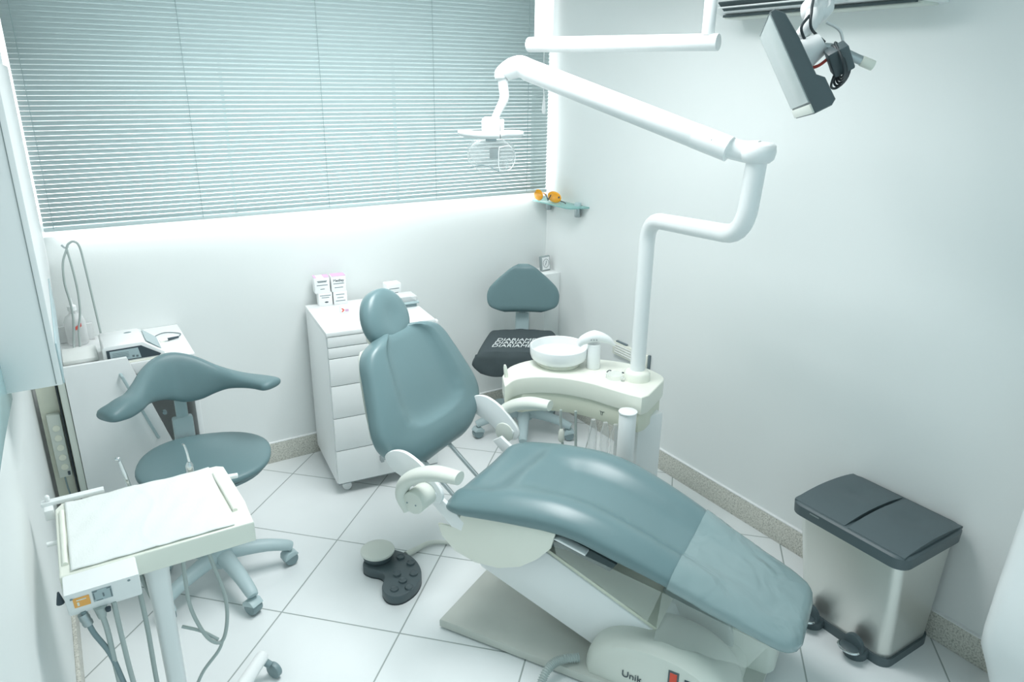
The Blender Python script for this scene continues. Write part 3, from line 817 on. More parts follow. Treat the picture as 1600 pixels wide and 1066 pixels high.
def monitor():
    A = V((1.766, 1.512, 1.926)); B = V((1.451, 1.221, 1.955)); C = V((1.541, 1.133, 1.733))
    U = (A - B).normalized(); Dn = (C - B); Dn = (Dn - U * Dn.dot(U)).normalized(); Up = -Dn
    N = U.cross(Up).normalized()
    cam = V((0, 0, 1.8)); Wd = (A - B).length; Hh = .228
    cen = B + U * Wd / 2 + Dn * Hh / 2
    if (cam - cen).dot(N) < 0: N = -N
    t = thing('monitor', 'dark-framed flat monitor hanging edge-on from the ceiling arm near the air conditioner', 'monitor', cen - N * .02)
    mx = Matrix.Translation(cen) @ Matrix((U, Up, N)).transposed().to_4x4()
    # body profile: thicker lower lip behind
    prof = [(Hh / 2, -.012), (Hh / 2 - .02, -.028), (Hh / 2 - .08, -.034), (-Hh / 2 + .055, -.036), (-Hh / 2 + .040, -.050), (-Hh / 2 - .015, -.052), (-Hh / 2 - .024, -.040), (-Hh / 2 - .024, 0), (Hh / 2, 0)]
    O = mx @ V((-Wd / 2, 0, 0))
    MB().prism([(a, b) for a, b in prof], O, Up, N, U * Wd, bevel=.006).build('casing', 'black', t)
    MB().box((0, 0, .001), (Wd - .012, Hh - .012, .004), bevel=.001, mx=mx).build('screen', 'screen', t)
    MB().box((0, -Hh / 2 - .010, .001), (Wd - .006, .022, .005), bevel=.001, mx=mx).build('lower_bezel', 'pale', t)
    MB().tube([mx @ V((-.03, .0, -.038)), mx @ V((-.03, .005, -.10))], [.042, .026], seg=24, sm=1).build('mount_hub', 'white', t)
    bx = Matrix.Translation(mx @ V((-.06, -.045, -.115)))
    ps = MB().box((0, 0, 0), (.04, .065, .05), bevel=.005, mx=mx @ Matrix.Translation((-.06, -.05, -.115)) @ Matrix.Rotation(.5, 4, 'Z')).build('power_brick', 'black', t)
    random.seed(3)
    for k in range(5):
        c = mx @ V((-.06 + .01 * k, -.055, -.12))
        pts = [c + V((.035 * math.cos(q + k) , .03 * math.sin(q * 1.3 + k), .04 * math.sin(q + .5 * k) - .006 * k)) for q in [x * .8 for x in range(9)]]
        MB().tube(pts, .0032, seg=7, sm=4).build('cable', 'cable', t)
    MB().tube([mx @ V((.0, -.03, -.045)), mx @ V((-.03, -.04, -.07)), mx @ V((-.05, -.035, -.10))], .004, seg=8).build('red_plug', 'red', t, label='small red plug')
    return t
monitor()

# ------------------------------------------------------------------ air conditioner
def ac():
    t = thing('air_conditioner', 'white split air conditioner high on the right wall', 'air conditioner', (XR, 1.75, 2.03))
    y0, y1 = 1.31, 2.10
    prof = [(XR, 2.03), (XR - .10, 2.032), (XR - .135, 2.045), (XR - .20, 2.095), (XR - .215, 2.13), (XR - .215, 2.27), (XR - .20, 2.30), (XR, 2.30)]
    MB().prism(prof, (0, y0, 0), (1, 0, 0), (0, 0, 1), (0, y1 - y0, 0), bevel=.006).build('casing', 'white', t)
    d = V((-.065, 0, .05)).normalized(); n = V((-.05, 0, -.065)).normalized()
    o = V((XR - .135, 0, 2.045)) + n * .0
    q = MB()
    for (a, b, dep) in ((.008, .05, .004),):
        p0 = o + d * a; p1 = o + d * b
        q.add([p0 + n * dep + V((0, y0 + .04, 0)), p1 + n * dep + V((0, y0 + .04, 0)), p1 + n * dep + V((0, y1 - .05, 0)), p0 + n * dep + V((0, y1 - .05, 0)),
               p0 + V((0, y0 + .04, 0)), p1 + V((0, y0 + .04, 0)), p1 + V((0, y1 - .05, 0)), p0 + V((0, y1 - .05, 0))],
              [(0, 1, 2, 3), (4, 5, 1, 0), (7, 6, 2, 3), (4, 0, 3, 7), (5, 6, 2, 1)])
    q.build('air_outlet', 'darkgap', t)
    p = o + d * .030 + n * .008
    MB().box((p.x, (y0 + y1) / 2, p.z), (.022, y1 - y0 - .10, .004), bevel=.001).build('louver', 'white', t)
    MB().bb((XR - .105, y0 + .02, 2.024), (XR - .02, y1 - .02, 2.032), bevel=.002).build('underside_panel', 'pale', t)
    MB().bb((XR - .125, y0 + .03, 2.028), (XR - .112, y1 - .03, 2.036)).build('seam', 'darkgap', t)
ac()

# ------------------------------------------------------------------ drawer trolley with boxes
TR = math.radians(-6)
TM = Matrix.Translation((.886, 2.870, 0)) @ Matrix.Rotation(TR, 4, 'Z')   # local: x right along front, y back
def trolley():
    w, dp, zt, zb = .485, .445, .79, .055
    t = thing('drawer_trolley', 'white six-drawer cabinet on castors against the back wall', 'cabinet', TM @ V((w / 2, dp / 2, 0)))
    MB().bb((0, .018, zb), (w, dp, zt - .018), bevel=.002, mx=TM).build('carcass', 'white_matte', t)
    MB().bb((-.002, -.002, zt - .020), (w + .002, dp, zt), bevel=.003, mx=TM).build('top', 'white_matte', t)
    zs = [zt - .022, .700, .655, .545, .395, .235, zb]
    zs = [.768, .718, .668, .540, .385, .225, .058]
    for i in range(6):
        a, b = zs[i], zs[i + 1]
        dr = MB().bb((.003, 0, b + .0035), (w - .003, .018, a), bevel=.0015, mx=TM).build('drawer', 'white_matte', t)
        hx = .25 if i == 5 else w - .05
        if i == 5:
            hz = (a + b) / 2 + .012
            MB().tube([TM @ V(p) for p in ((hx - .045, 0, hz), (hx - .045, -.022, hz), (hx + .045, -.022, hz), (hx + .045, 0, hz))], .0045, seg=8, sm=1).bb((hx - .052, -.026, hz - .012), (hx - .038, -.002, hz + .012), mx=TM).build('handle', 'alu', dr)
    MB().bb((.004, .004, zb), (w - .004, .016, zt - .02), mx=TM).build('drawer_gap', 'line', t)
    hk = MB().bb((w, .05, .735), (w + .035, .075, .748), bevel=.003, mx=TM).bb((w + .022, .05, .735), (w + .035, .075, .765), bevel=.003, mx=TM).build('side_hook', 'white', t)
    for x, y in ((.05, .05), (w - .05, .05), (.05, dp - .05), (w - .05, dp - .05)):
        c = MB().cyl(TM @ V((x, y - .012, .022)), TM @ V((x, y + .012, .022)), .021, seg=20, bev=.003).build('castor', 'white', t)
        MB().bb((x - .016, y - .018, .030), (x + .016, y + .018, .056), bevel=.003, mx=TM).build('castor_fork', 'chrome', c)
trolley()

def card_box(name, label, c, size, rot, z, topm, group, title, sub, mauve_split=False, logo=None):
    mx = Matrix.Translation((c[0], c[1], z)) @ Matrix.Rotation(rot, 4, 'Z')
    t = thing(name, label, 'box', (c[0], c[1], z), group)
    w, d, h = size
    MB().bb((-w / 2, -d / 2, 0), (w / 2, d / 2, h), bevel=.0015, mx=mx).build('carton', 'paper2', t)
    if topm:
        lid = MB()
        if mauve_split:
            lid.bb((-w / 2, -d / 2, h), (-w / 2 + .012, d / 2, h + .001), mx=mx).bb((w / 2 - .026, -d / 2, h), (w / 2, d / 2, h + .001), mx=mx)
        else: lid.bb((-w / 2 + .003, -d / 2, h), (w / 2, d / 2, h + .001), mx=mx)
        lid.build('coloured_top', topm, t)
    R3 = mx.to_3x3(); U = R3 @ V((1, 0, 0)); N = R3 @ V((0, -1, 0))
    if title:
        m = MB().text(title, .018, mx @ V((0, -d / 2 - .0006, h * .72)), U, ZV)
        m.build('title', 'inkd', t)
    m = MB()
    for k, (zz, ww) in enumerate(sub):
        m.bb((-ww / 2, -d / 2 - .0008, h * zz), (ww / 2, -d / 2, h * zz + .003), mx=mx)
    if sub: m.build('small_print', 'ink', t)
    if logo == 'oval':
        MB().blob(mx @ V((.004, -d / 2 - .0005, h * .28)), (.009, .001, .0035), mx=R3).build('dark_mark', 'inkd', t)
    return t, mx

g = 'small cartons stacked on the drawer cabinet'
bx, by = 1.028, 3.235
r0 = TR - .02
P1 = V((1.018, 3.283, 0)); P2 = V((1.088, 3.276, 0))
card_box('medicine_carton', 'white carton printed with a dark oval, bottom left of the four on the cabinet', P1, (.064, .052, .062), r0, .79, None, g, None, [(.78, .05), (.62, .035)], logo='oval')
card_box('medicine_carton', 'white carton with grey writing, bottom right of the four on the cabinet', P2, (.064, .052, .062), r0, .79, None, g, None, [(.75, .04), (.5, .03), (.25, .045)])
card_box('medicine_carton', 'white carton with mauve and white striped top, upper left of the four', P1 - V((.010, -.004, 0)), (.070, .058, .075), r0, .852, 'mauve', g, None, [(.76, .045), (.70, .04), (.5, .05), (.25, .02)], mauve_split=True)
card_box('medicine_carton', 'white carton with plain mauve top, upper right of the four', P2 - V((.003, -.004, 0)), (.068, .058, .075), r0, .852, 'mauve', g, 'Medley', [(.5, .05), (.25, .04)])
P3 = V((1.052, 3.112, 0))
tb, mx3 = card_box('tiny_carton', 'tiny white box with a red arrow standing alone on the drawer cabinet', P3, (.038, .03, .034), r0, .79, None, None, None, [])
MB().prism([(-.016, .026), (-.010, .026), (-.001, .017), (-.010, .008), (-.016, .008), (-.009, .017)], mx3 @ V((0, -.0155, 0)), mx3.to_3x3() @ V((1, 0, 0)), ZV, mx3.to_3x3() @ V((0, -.0006, 0))).build('red_arrow', 'red', tb)
MB().bb((.002, -.0158, .009), (.017, -.015, .020), mx=mx3).build('pink_print', 'mauve', tb)
P4 = TM @ V((.405, .375, 0))
card_box('tissue_carton', 'white carton with dark scribble at the rear right of the drawer cabinet', P4, (.072, .055, .085), r0 + .1, .79, None, None, None, [(.7, .05), (.45, .04), (.25, .05)])
def tray_pile():
    t = thing('instrument_box', 'grey and clear instrument case lying behind the headrest on the drawer cabinet', 'box', TM @ V((.425, .265, .79)))
    MB().bb((.36, .215, .79), (.475, .305, .806), bevel=.003, mx=TM).build('grey_base', 'grey_dk', t)
    MB().bb((.352, .208, .806), (.485, .312, .817), bevel=.003, mx=TM).build('grey_rim', 'grey_pl', t)
    MB().bb((.36, .213, .817), (.478, .306, .842), bevel=.005, mx=TM).build('clear_lid', 'frost', t)
tray_pile()

# ------------------------------------------------------------------ stools
def castor(mb_parent, p, ang, rot=0.0):
    x, y = p
    d = V((math.cos(ang), math.sin(ang), 0)); n = V((-d.y, d.x, 0))
    hood = MB()
    hood.lathe([(0, -.021), (.024, -.021), (.027, -.015), (.027, .015), (.024, .021), (0, .021)], V((x, y, .029)), n, seg=22)
    c = hood.build('castor', 'grey_dk', mb_parent)
    MB().prism([(-.030, .030), (-.028, .048), (-.012, .062), (.012, .062), (.028, .046), (.0, .040)], V((x, y, 0)) - n * .024, d, ZV, n * .048, bevel=.003).build('castor_hood', 'grey_pl', c)
    return c

def stool(label, base, rot, seat_c, seat_z, seat_rx, seat_ry, seat_rot, legs_r=.255, sq=2.3, mat_='vinyl_dark'):
    bx, by = base
    t = thing('dentist_stool', label, 'stool', (bx, by, 0), 'rolling dental stools')
    for k in range(5):
        a = rot + k * 2 * PI / 5
        d = V((math.cos(a), math.sin(a), 0)); n = V((-d.y, d.x, 0))
        pts = [V((bx, by, .125)) + d * .025, V((bx, by, .120)) + d * .09, V((bx, by, .108)) + d * .17, V((bx, by, .088)) + d * .235, V((bx, by, .078)) + d * (legs_r + .008)]
        lg = MB().tube(pts, [.030, .027, .0235, .021, .018], seg=14, sm=5, flat=(n, 1.1)).build('leg', 'grey_pl', t, angle=60)
        castor(t, (bx + d.x * legs_r, by + d.y * legs_r), a + .9 * (k % 2) + .3)
    MB().lathe([(0, .085), (.045, .085), (.05, .10), (.048, .14), (.034, .175), (.034, .20), (0, .20)], (bx, by, 0), seg=28).build('hub', 'grey_pl', t)
    MB().lathe([(.030, .19), (.028, .30), (.028, seat_z - .12), (0, seat_z - .12)], (bx, by, 0), seg=24).build('column_cover', 'grey_pl', t)
    MB().cyl((bx, by, seat_z - .13), (seat_c[0], seat_c[1], seat_z - .05), .014, seg=16).build('gas_lift', 'alu', t)
    MB().bb((-.09, -.08, -.085), (.09, .08, -.058), bevel=.006, mx=Matrix.Translation((seat_c[0], seat_c[1], seat_z)) @ Matrix.Rotation(seat_rot, 4, 'Z')).build('mechanism', 'grey_dk', t)
    # cushion
    ca, sa = math.cos(seat_rot), math.sin(seat_rot)
    U = V((ca, sa, 0)); Wv = V((-sa, ca, 0))
    R = []
    nr = 12
    for half in (0, 1):
        rng = range(nr + 1)
        for k in rng:
            ph = (k / nr) * PI / 2
            if half == 0: r = math.sin(ph) ** .8; h = -math.cos(ph) ** .7 * .030 - .026
            else:
                r = math.cos(ph) ** .8 if k < nr else 0.02; h = math.sin(ph) ** .62 * .026 - .026
            r = max(.02, r)
            ring = []
            for j in range(44):
                th = 2 * PI * j / 44
                c, s_ = math.cos(th), math.sin(th)
                a = math.copysign(abs(c) ** (2 / sq), c) * seat_rx * r; b = math.copysign(abs(s_) ** (2 / sq), s_) * seat_ry * r
                ring.append(V((seat_c[0], seat_c[1], seat_z + h - .004 * (1 - r))) + U * a + Wv * b)
            if half == 1 and k == 0: continue
            R.append(ring)
    MB().rings(R).build('seat', mat_, t, angle=80)
    MB().prism([(math.cos(2 * PI * j / 40) * seat_rx * .9, math.sin(2 * PI * j / 40) * seat_ry * .9) for j in range(40)], (seat_c[0], seat_c[1], seat_z - .064), U, Wv, (0, 0, .01)).build('seat_pan', 'grey_dk', t)
    return t

def left_stool():
    t = stool('teal rolling stool with curved wrap-around arm backrest, beside the instrument tray', (.312, 2.520), -.1, (.312, 2.568), .52, .228, .205, math.radians(-17), legs_r=.245)
    # back support
    MB().tube([(.305, 2.60, .44), (.292, 2.76, .44), (.285, 2.815, .47)], .013, seg=12, sm=5, flat=((1, 0, 0), 1.6)).build('support_bracket', 'grey_dk', t)
    MB().bb((.247, 2.800, .42), (.320, 2.832, .575), bevel=.008).build('support_cover', 'grey_pl', t)
    MB().bb((.264, 2.808, .55), (.306, 2.824, .72), bevel=.004).build('support_post', 'grey_pl', t)
    # wrap-around backrest : (x, y, ztop, zbot)
    S = [(.020, 2.500, .783, .745), (.055, 2.522, .790, .735), (.085, 2.548, .797, .727), (.118, 2.585, .797, .726), (.148, 2.640, .808, .722), (.182, 2.700, .826, .704), (.225, 2.752, .840, .682), (.270, 2.775, .846, .660), (.315, 2.775, .834, .652), (.360, 2.765, .812, .656), (.410, 2.745, .781, .676), (.455, 2.715, .762, .694), (.500, 2.672, .753, .704), (.535, 2.630, .753, .710), (.562, 2.592, .754, .712), (.580, 2.560, .752, .718)]
    C = catmull([V((x, y, (a + b) / 2)) for x, y, a, b in S], 4)
    Hs = catmull([V(((a - b) / 2, 0, 0)) for x, y, a, b in S], 4)
    R = []
    n = len(C)
    for i in range(n):
        T = (C[min(i + 1, n - 1)] - C[max(i - 1, 0)]); T.z = 0; T.normalize()
        N = V((T.y, -T.x, 0))          # towards the sitter
        f = min(i, n - 1 - i) / (n - 1)
        arm = max(0, 1 - f / .30)      # near the ends the pad lies flatter and wider
        up = (ZV - N * (.25 * (1 - arm))).normalized()
        e = (.62, .88, .97, 1)[min(3, min(i, n - 1 - i))]
        ht = max(.012, Hs[i].x) * (e if e < 1 else 1)
        th = (.026 + .022 * arm) * e
        R.append(superring(C[i], up, N, ht, th, p=2.6, n=28))
    MB().rings(R).build('backrest', 'vinyl_dark', t, angle=75)
left_stool()

def right_stool():
    t = stool('teal rolling stool with rounded backrest in the back corner, black cloth over its seat', (1.965, 2.985), .35, (1.930, 2.955), .535, .205, .160, math.radians(-32))
    RM = Matrix.Translation((1.930, 2.955, 0)) @ Matrix.Rotation(math.radians(-32), 4, 'Z')
    MB().tube([RM @ V((0, .05, .45)), RM @ V((0, .19, .43)), RM @ V((0, .235, .45))], .013, seg=12, sm=5, flat=((.848, -.53, 0), 1.6)).build('support_bracket', 'grey_dk', t)
    MB().bb((-.036, .222, .42), (.036, .252, .625), bevel=.008, mx=RM).build('support_cover', 'grey_pl', t)
    MB().bb((-.019, .229, .60), (.019, .245, .73), bevel=.004, mx=RM).build('support_post', 'grey_pl', t)
    # lever paddles under the seat
    MB().tube([(1.86, 2.85, .455), (1.79, 2.80, .452), (1.765, 2.79, .450)], [.006, .014, .012], seg=10, sm=4, flat=((0, 0, 1), .5)).build('lever', 'alu', t)
    MB().tube([(1.88, 2.83, .455), (1.83, 2.76, .447), (1.815, 2.74, .440)], [.006, .012, .010], seg=10, sm=4, flat=((0, 0, 1), .5)).build('lever', 'alu', t)
    # backrest pad
    U = V((.848, -.53, 0)); N = V((-.53, -.848, .16)).normalized(); UP = V((.085, .135, 1)).normalized()
    c = V((2.045, 3.135, .765))
    hw = [(-.128, .12), (-.10, .175), (-.05, .192), (.0, .180), (.04, .145), (.08, .100), (.11, .064), (.128, .035)]
    R = []
    for i in range(33):
        v = -.128 + .256 * i / 32
        q = lambda d, r: 1.0 if d >= r else math.sqrt(max(0, 1 - (1 - d / r) ** 2))
        k = max(.06, q(v + .128, .035) * q(.128 - v, .03))
        w = sinterp(hw, v) * (.8 + .2 * k)
        R.append(superring(c + UP * v, U, N, w, .030 * k, p=2.5, n=44, fn=lambda a, b: .016 * a * a))
    MB().rings(R).build('backrest', 'vinyl_dark', t, angle=78)
right_stool()

def cloth():
    Z = .5385
    t = thing('folded_shirt', 'charcoal cloth with white DIARIAMENTE print draped over the corner stool seat', 'shirt', (1.93, 2.955, Z))
    CM = Matrix.Translation((1.930, 2.955, 0)) @ Matrix.Rotation(math.radians(-32), 4, 'Z')
    g = []
    nx, ny = 48, 44
    for j in range(ny + 1):
        v = j / ny; row = []
        for i in range(nx + 1):
            u = 2 * i / nx - 1
            au = abs(u)
            if v < .36:
                q = 1 - v / .36
                y = -.172 - .006 * math.sin(q * 3) + .004 * math.sin(u * 9)
                z = Z - .012 - (.100 + .018 * math.cos(u * 1.6) + .006 * math.sin(u * 7)) * q
                w = .232 + .020 * math.sin(q * PI) - .045 * max(0, q - .5) ** 1
                if q < .10: y += .010 * (1 - q / .10); z += .010 * (1 - q / .10)
            else:
                p = (v - .36) / .64
                y = -.160 + (.325 + .03 * (1 - au)) * p
                z = Z + .0008
                w = .228 - .050 * p ** 1.3
            x = u * w
            if v >= .36:
                rim = max(0, au - .84) / .16
                z -= .022 * rim ** 2
                z += .0008 * math.sin(u * 14 + v * 9)
            row.append(CM @ V((x, y, z)))
        g.append(row)
    MB().sheet(g).build('fabric', 'cloth', t, recalc=False, solid=.003)
    U = V((.848, -.53, 0)); Wv = V((.53, .848, 0))
    for k in range(3):
        mb = MB().text('DIARIAMENTE', .056, (0, 0, 0), (1, 0, 0), (0, 1, 0), shear=.25, extrude=.0006, align='LEFT')
        mx_ = max(v.x for v in mb.v); f = .292 / mx_
        P = CM @ V((-.160 + .012 * k, -.078 + .046 * k, Z + .0042))
        mb.v = [P + U * (v.x * f) + Wv * v.y + ZV * v.z for v in mb.v]
        mb.build('lettering', 'print', t)
cloth()

# ------------------------------------------------------------------ pedal bin
def bin_():
    t = thing('pedal_bin', 'brushed steel twin pedal bin with black lids by the right wall', 'trash can', (2.16, 1.115, 0))
    def rr(x0, x1, y0, y1, r, n=6):
        out = []
        for cx, cy, a0 in ((x1 - r, y1 - r, 0), (x0 + r, y1 - r, PI / 2), (x0 + r, y0 + r, PI), (x1 - r, y0 + r, 1.5 * PI)):
            for k in range(n + 1):
                a = a0 + PI / 2 * k / n; out.append((cx + r * math.cos(a), cy + r * math.sin(a)))
        return out
    def loop(p, z): return [V((x, y, z)) for x, y in p]
    bt = (2.050, 2.300, .945, 1.275); tp = (1.988, 2.300, .930, 1.305)
    L = []
    for k in range(6):
        f = k / 5
        q = [a + (b - a) * f for a, b in zip(bt, tp)]
        L.append(loop(rr(q[0], q[1], q[2], q[3], .035), .03 + .405 * f))
    MB().rings(L).build('steel_body', 'steel', t, angle=30)
    MB().rings([loop(rr(2.042, 2.304, .937, 1.283, .038), 0), loop(rr(2.042, 2.304, .937, 1.283, .038), .032)]).build('plastic_base', 'black', t, angle=30)
    # lid frame
    lx0, lx1, ly0, ly1 = 1.965, 2.312, .912, 1.322
    MB().rings([loop(rr(lx0, lx1, ly0, ly1, .045), .425), loop(rr(lx0 - .002, lx1, ly0 - .002, ly1 + .002, .045), .462), loop(rr(lx0 + .004, lx1 - .004, ly0 + .004, ly1 - .004, .042), .468)]).build('lid_frame', 'black', t, angle=40)
    ym = (ly0 + ly1) / 2
    for a, b in ((ly0 + .010, ym - .006), (ym + .006, ly1 - .010)):
        g = []
        nx, ny = 18, 14
        top = []
        for i in range(nx + 1):
            u = i / nx; row = []
            for j in range(ny + 1):
                v = j / ny
                x = lx0 + .012 + (lx1 - lx0 - .022) * u; y = a + (b - a) * v
                z = .469 + .020 * math.sin(PI * min(1, u * 1.0)) ** .8 * (1 - .25 * (2 * v - 1) ** 2) - .012 * math.exp(-((u - .62) / .16) ** 2 - ((v - .5) / .28) ** 2)
                row.append(V((x, y, z)))
            top.append(row)
        mb = MB(); mb.sheet(top)
        # skirt
        edge = [top[0][j] for j in range(ny + 1)] + [top[i][ny] for i in range(1, nx + 1)] + [top[nx][j] for j in range(ny - 1, -1, -1)] + [top[i][0] for i in range(nx - 1, 0, -1)]
        n = len(edge)
        mb.add(edge + [V((p.x, p.y, .462)) for p in edge], [(i, (i + 1) % n, n + (i + 1) % n, n + i) for i in range(n)])
        mb.build('lid', 'black2', t, angle=50)
    # seam between lids, tiny logo plate
    MB().bb((lx0 - .003, 1.205, .452), (lx0 - .001, 1.24, .456)).build('nameplate', 'alu', t)
    for yy in (1.035, 1.205):
        O = V((2.03, yy, .0))
        mt = MB().lathe([(0, 0), (.038, 0), (.040, .004), (.040, .028), (.034, .034), (0, .034)], O, seg=26).build('pedal_foot', 'black', t)
        MB().rings([[O + V((-.012 * 0 - .030 + .004 * k, 0, 0)) + V((-.010 * math.cos(q) * 0, .036 * math.cos(q), .048 + .040 * math.sin(q))) for q in [2 * PI * j / 28 for j in range(28)]] for k in range(5)]).build('pedal_shield', 'black', mt)
        MB().blob(O + V((-.045, 0, .048)), (.026, .035, .007)).build('pedal_plate', 'black', mt)
        MB().tube([O + V((-.045 + .027 * -math.sin(a), .035 * math.cos(a), .048)) for a in [PI * k / 12 for k in range(13)]], .0042, seg=8, sm=1).build('pedal_rim', 'chrome', mt)
bin_()

# ------------------------------------------------------------------ left side: wall cabinet, counter, device, panel
def wall_cabinet():
    t = thing('wall_cabinet', 'tall white wall cabinet hanging on the left wall above the counter', 'cabinet', (-.115, 2.65, 1.1))
    MB().bb((XL + .001, 1.952, 1.095), (-.052, YB - .002, 1.83), bevel=.003).build('carcass', 'white_matte', t)
    MB().bb((-.0665, 1.9505, 1.10), (-.0645, 1.952, 1.825)).build('door_gap', 'line', t)
    MB().bb((-.064, 1.950, 1.826), (-.048, 1.962, 1.845), bevel=.002).build('corner_cap', 'grey_dk', t)
    MB().prism([(1.30, 1.22), (1.98, 1.176), (2.078, 1.062), (2.045, 1.045), (1.684, 1.092), (1.30, 1.13)], (XL + .0005, 0, 0), (0, 1, 0), (0, 0, 1), (.014, 0, 0), bevel=.001).build('teal_glass_end', 'tealglass', t)
    MB().bb((-.052, 1.955, 1.097), (-.048, 2.65, 1.20), bevel=.001).build('glass_door_edge', 'lblue', t)
wall_cabinet()

def counter():
    t = thing('side_counter', 'white corner counter with slanted end panel and bar handle below the wall cabinet', 'counter', (.1, 3.12, 0))
    MB().bb((-.07, 2.925, .735), (.375, YB - .002, .78), bevel=.003).build('worktop', 'white_matte', t)
    MB().bb((.352, 2.95, .0), (.372, YB - .014, .735), bevel=.002).build('end_panel', 'white_matte', t)
    p = MB().prism([(-.070, .0), (-.070, .815), (.137, .815), (.245, .44), (.33, .12), (.33, .0)], (0, 2.900, 0), (1, 0, 0), (0, 0, 1), (0, .018, 0), bevel=.002).build('slanted_panel', 'white_matte', t)
    MB().tube([(.108, 2.90, .755), (.110, 2.885, .750), (.196, 2.885, .475), (.198, 2.90, .47)], .006, seg=10, sm=1).build('bar_handle', 'grey_pl', p)
    MB().bb((-.094, 2.905, .0), (-.072, 2.93, .80), bevel=.002).build('side_stile', 'power', t)
    MB().bb((XL + .013, 2.959, .0), (-.0725, 2.975, 1.09), bevel=.001).build('added_gap_board', 'cream_dk', t)  # added board closing the gap so it shows grey instead of dark
    MB().cyl((.235, 2.93, .56), (.235, 2.915, .56), .008, seg=14).build('knob', 'grey_dk', t)
counter()

def strip():
    t = thing('power_strip', 'cream multi-socket power strip hanging upright in the gap beside the counter', 'power strip', (-.13, 2.95, .375))
    MB().bb((-.152, 2.93, .375), (-.108, 2.958, .632), bevel=.004).build('body', 'power', t)
    for k in range(5):
        MB().cyl((-.128, 2.930, .418 + .040 * k), (-.128, 2.9275, .418 + .040 * k), .012, seg=16).build('outlet', 'cream_dk', t)
    MB().bb((-.122, 2.927, .383), (-.114, 2.930, .398)).build('switch', 'inkd', t)
    MB().tube([(-.135, 2.94, .378), (-.13, 2.935, .30), (-.112, 2.935, .22), (-.11, 2.94, .01)], .003, seg=7).build('cord', 'grey_dk', t)
strip()
o = MB().tube([(-.101, 2.93, 1.0), (-.1005, 2.93, .7), (-.1005, 2.93, .40), (-.0995, 2.925, .30), (-.087, 2.893, .22), (-.085, 2.893, .01)], .0045, seg=8, sm=5).build('power_cable', 'cable')
tag(o, 'black cable running down beside the counter', 'cable')

def device():
    t = thing('bench_device', 'white wedge-shaped electronic dental device with blue-grey side label on the counter', 'medical device', (.16, 3.03, .78))
    # wedge: side profile in (x,z), extruded in y
    x0, x1 = .064, .262
    prof = [(x0, .782), (x0, .845), (x0 + .008, .853), (x0 + .135, .853), (x0 + .145, .848), (x1 + .01, .800), (x1 + .012, .782)]
    MB().prism(prof, (0, 2.945, 0), (1, 0, 0), (0, 0, 1), (0, .19, 0), bevel=.004).build('casing', 'white', t)
    MB().prism([(x0 + .012, .790), (x0 + .012, .838), (x0 + .130, .840), (x1 - .004, .796), (x1 - .01, .790)], (0, 2.9445, 0), (1, 0, 0), (0, 0, 1), (0, -.0015, 0)).build('side_plate', 'inkd', t)
    MB().prism([(x0 + .022, .794), (x0 + .022, .833), (x0 + .118, .834), (x0 + .125, .794)], (0, 2.943, 0), (1, 0, 0), (0, 0, 1), (0, -.0012, 0)).build('side_label', 'lblue', t)
    pr = MB()
    for k in range(4): pr.bb((x0 + .03, 2.9412, .805 + .006 * k), (x0 + .085, 2.9418, .8062 + .006 * k))
    pr.bb((x0 + .095, 2.9412, .800), (x0 + .103, 2.9418, .808)).bb((x0 + .108, 2.9412, .798), (x0 + .116, 2.9418, .806))
    pr.build('label_print', 'ink', t)
    # sloping display
    a = V((x0 + .150, 0, .8478)); b = V((x1 + .004, 0, .8045)); d = (b - a); n = V((-d.z, 0, d.x)).normalized() * -1
    n = n if n.z > 0 else -n
    MB().prism([(0, 0), (1, 0), (1, 1), (0, 1)], a + V((0, 2.965, 0)) + n * .0015, d * .92, V((0, .15, 0)), n * .0015).build('display', 'lcd', t)
    MB().blob((x0 + .10, 3.09, .853), (.014, .008, .002)).build('oval_badge', 'grey_dk', t)
    MB().bb((x0 + .0, 2.938, .780), (x1 + .03, 3.14, .784), bevel=.001).build('foot_plate', 'cream', t)
device()

def hose_stand():
    t = thing('hose_hanger', 'thin grey hose looped over a wire hook above the counter', 'hose', (.05, 3.2, .78))
    MB().tube([(.078, 3.20, .785), (.072, 3.20, .95), (.066, 3.20, 1.10), (.060, 3.20, 1.185), (.044, 3.20, 1.207), (.026, 3.20, 1.200), (.018, 3.20, 1.186)], .0042, seg=9, sm=6).build('upright_wire', 'hose', t)
    MB().tube([(.018, 3.20, 1.183), (-.004, 3.20, 1.13), (-.012, 3.20, 1.05), (-.006, 3.20, .97), (-.008, 3.20, .90), (-.020, 3.20, .82), (-.025, 3.18, .785)], .0042, seg=9, sm=6).build('outer_hose', 'hose', t)
    MB().tube([(.016, 3.20, 1.187), (.022, 3.20, 1.12), (.026, 3.20, 1.02), (.020, 3.20, .93), (.004, 3.20, .86), (-.004, 3.19, .785)], .0042, seg=9, sm=6).build('inner_hose', 'hose', t)
    MB().tube([(.002, 3.20, 1.198), (.012, 3.20, 1.186), (.024, 3.20, 1.190)], .0035, seg=8, sm=4).build('hook', 'alu', t)
hose_stand()

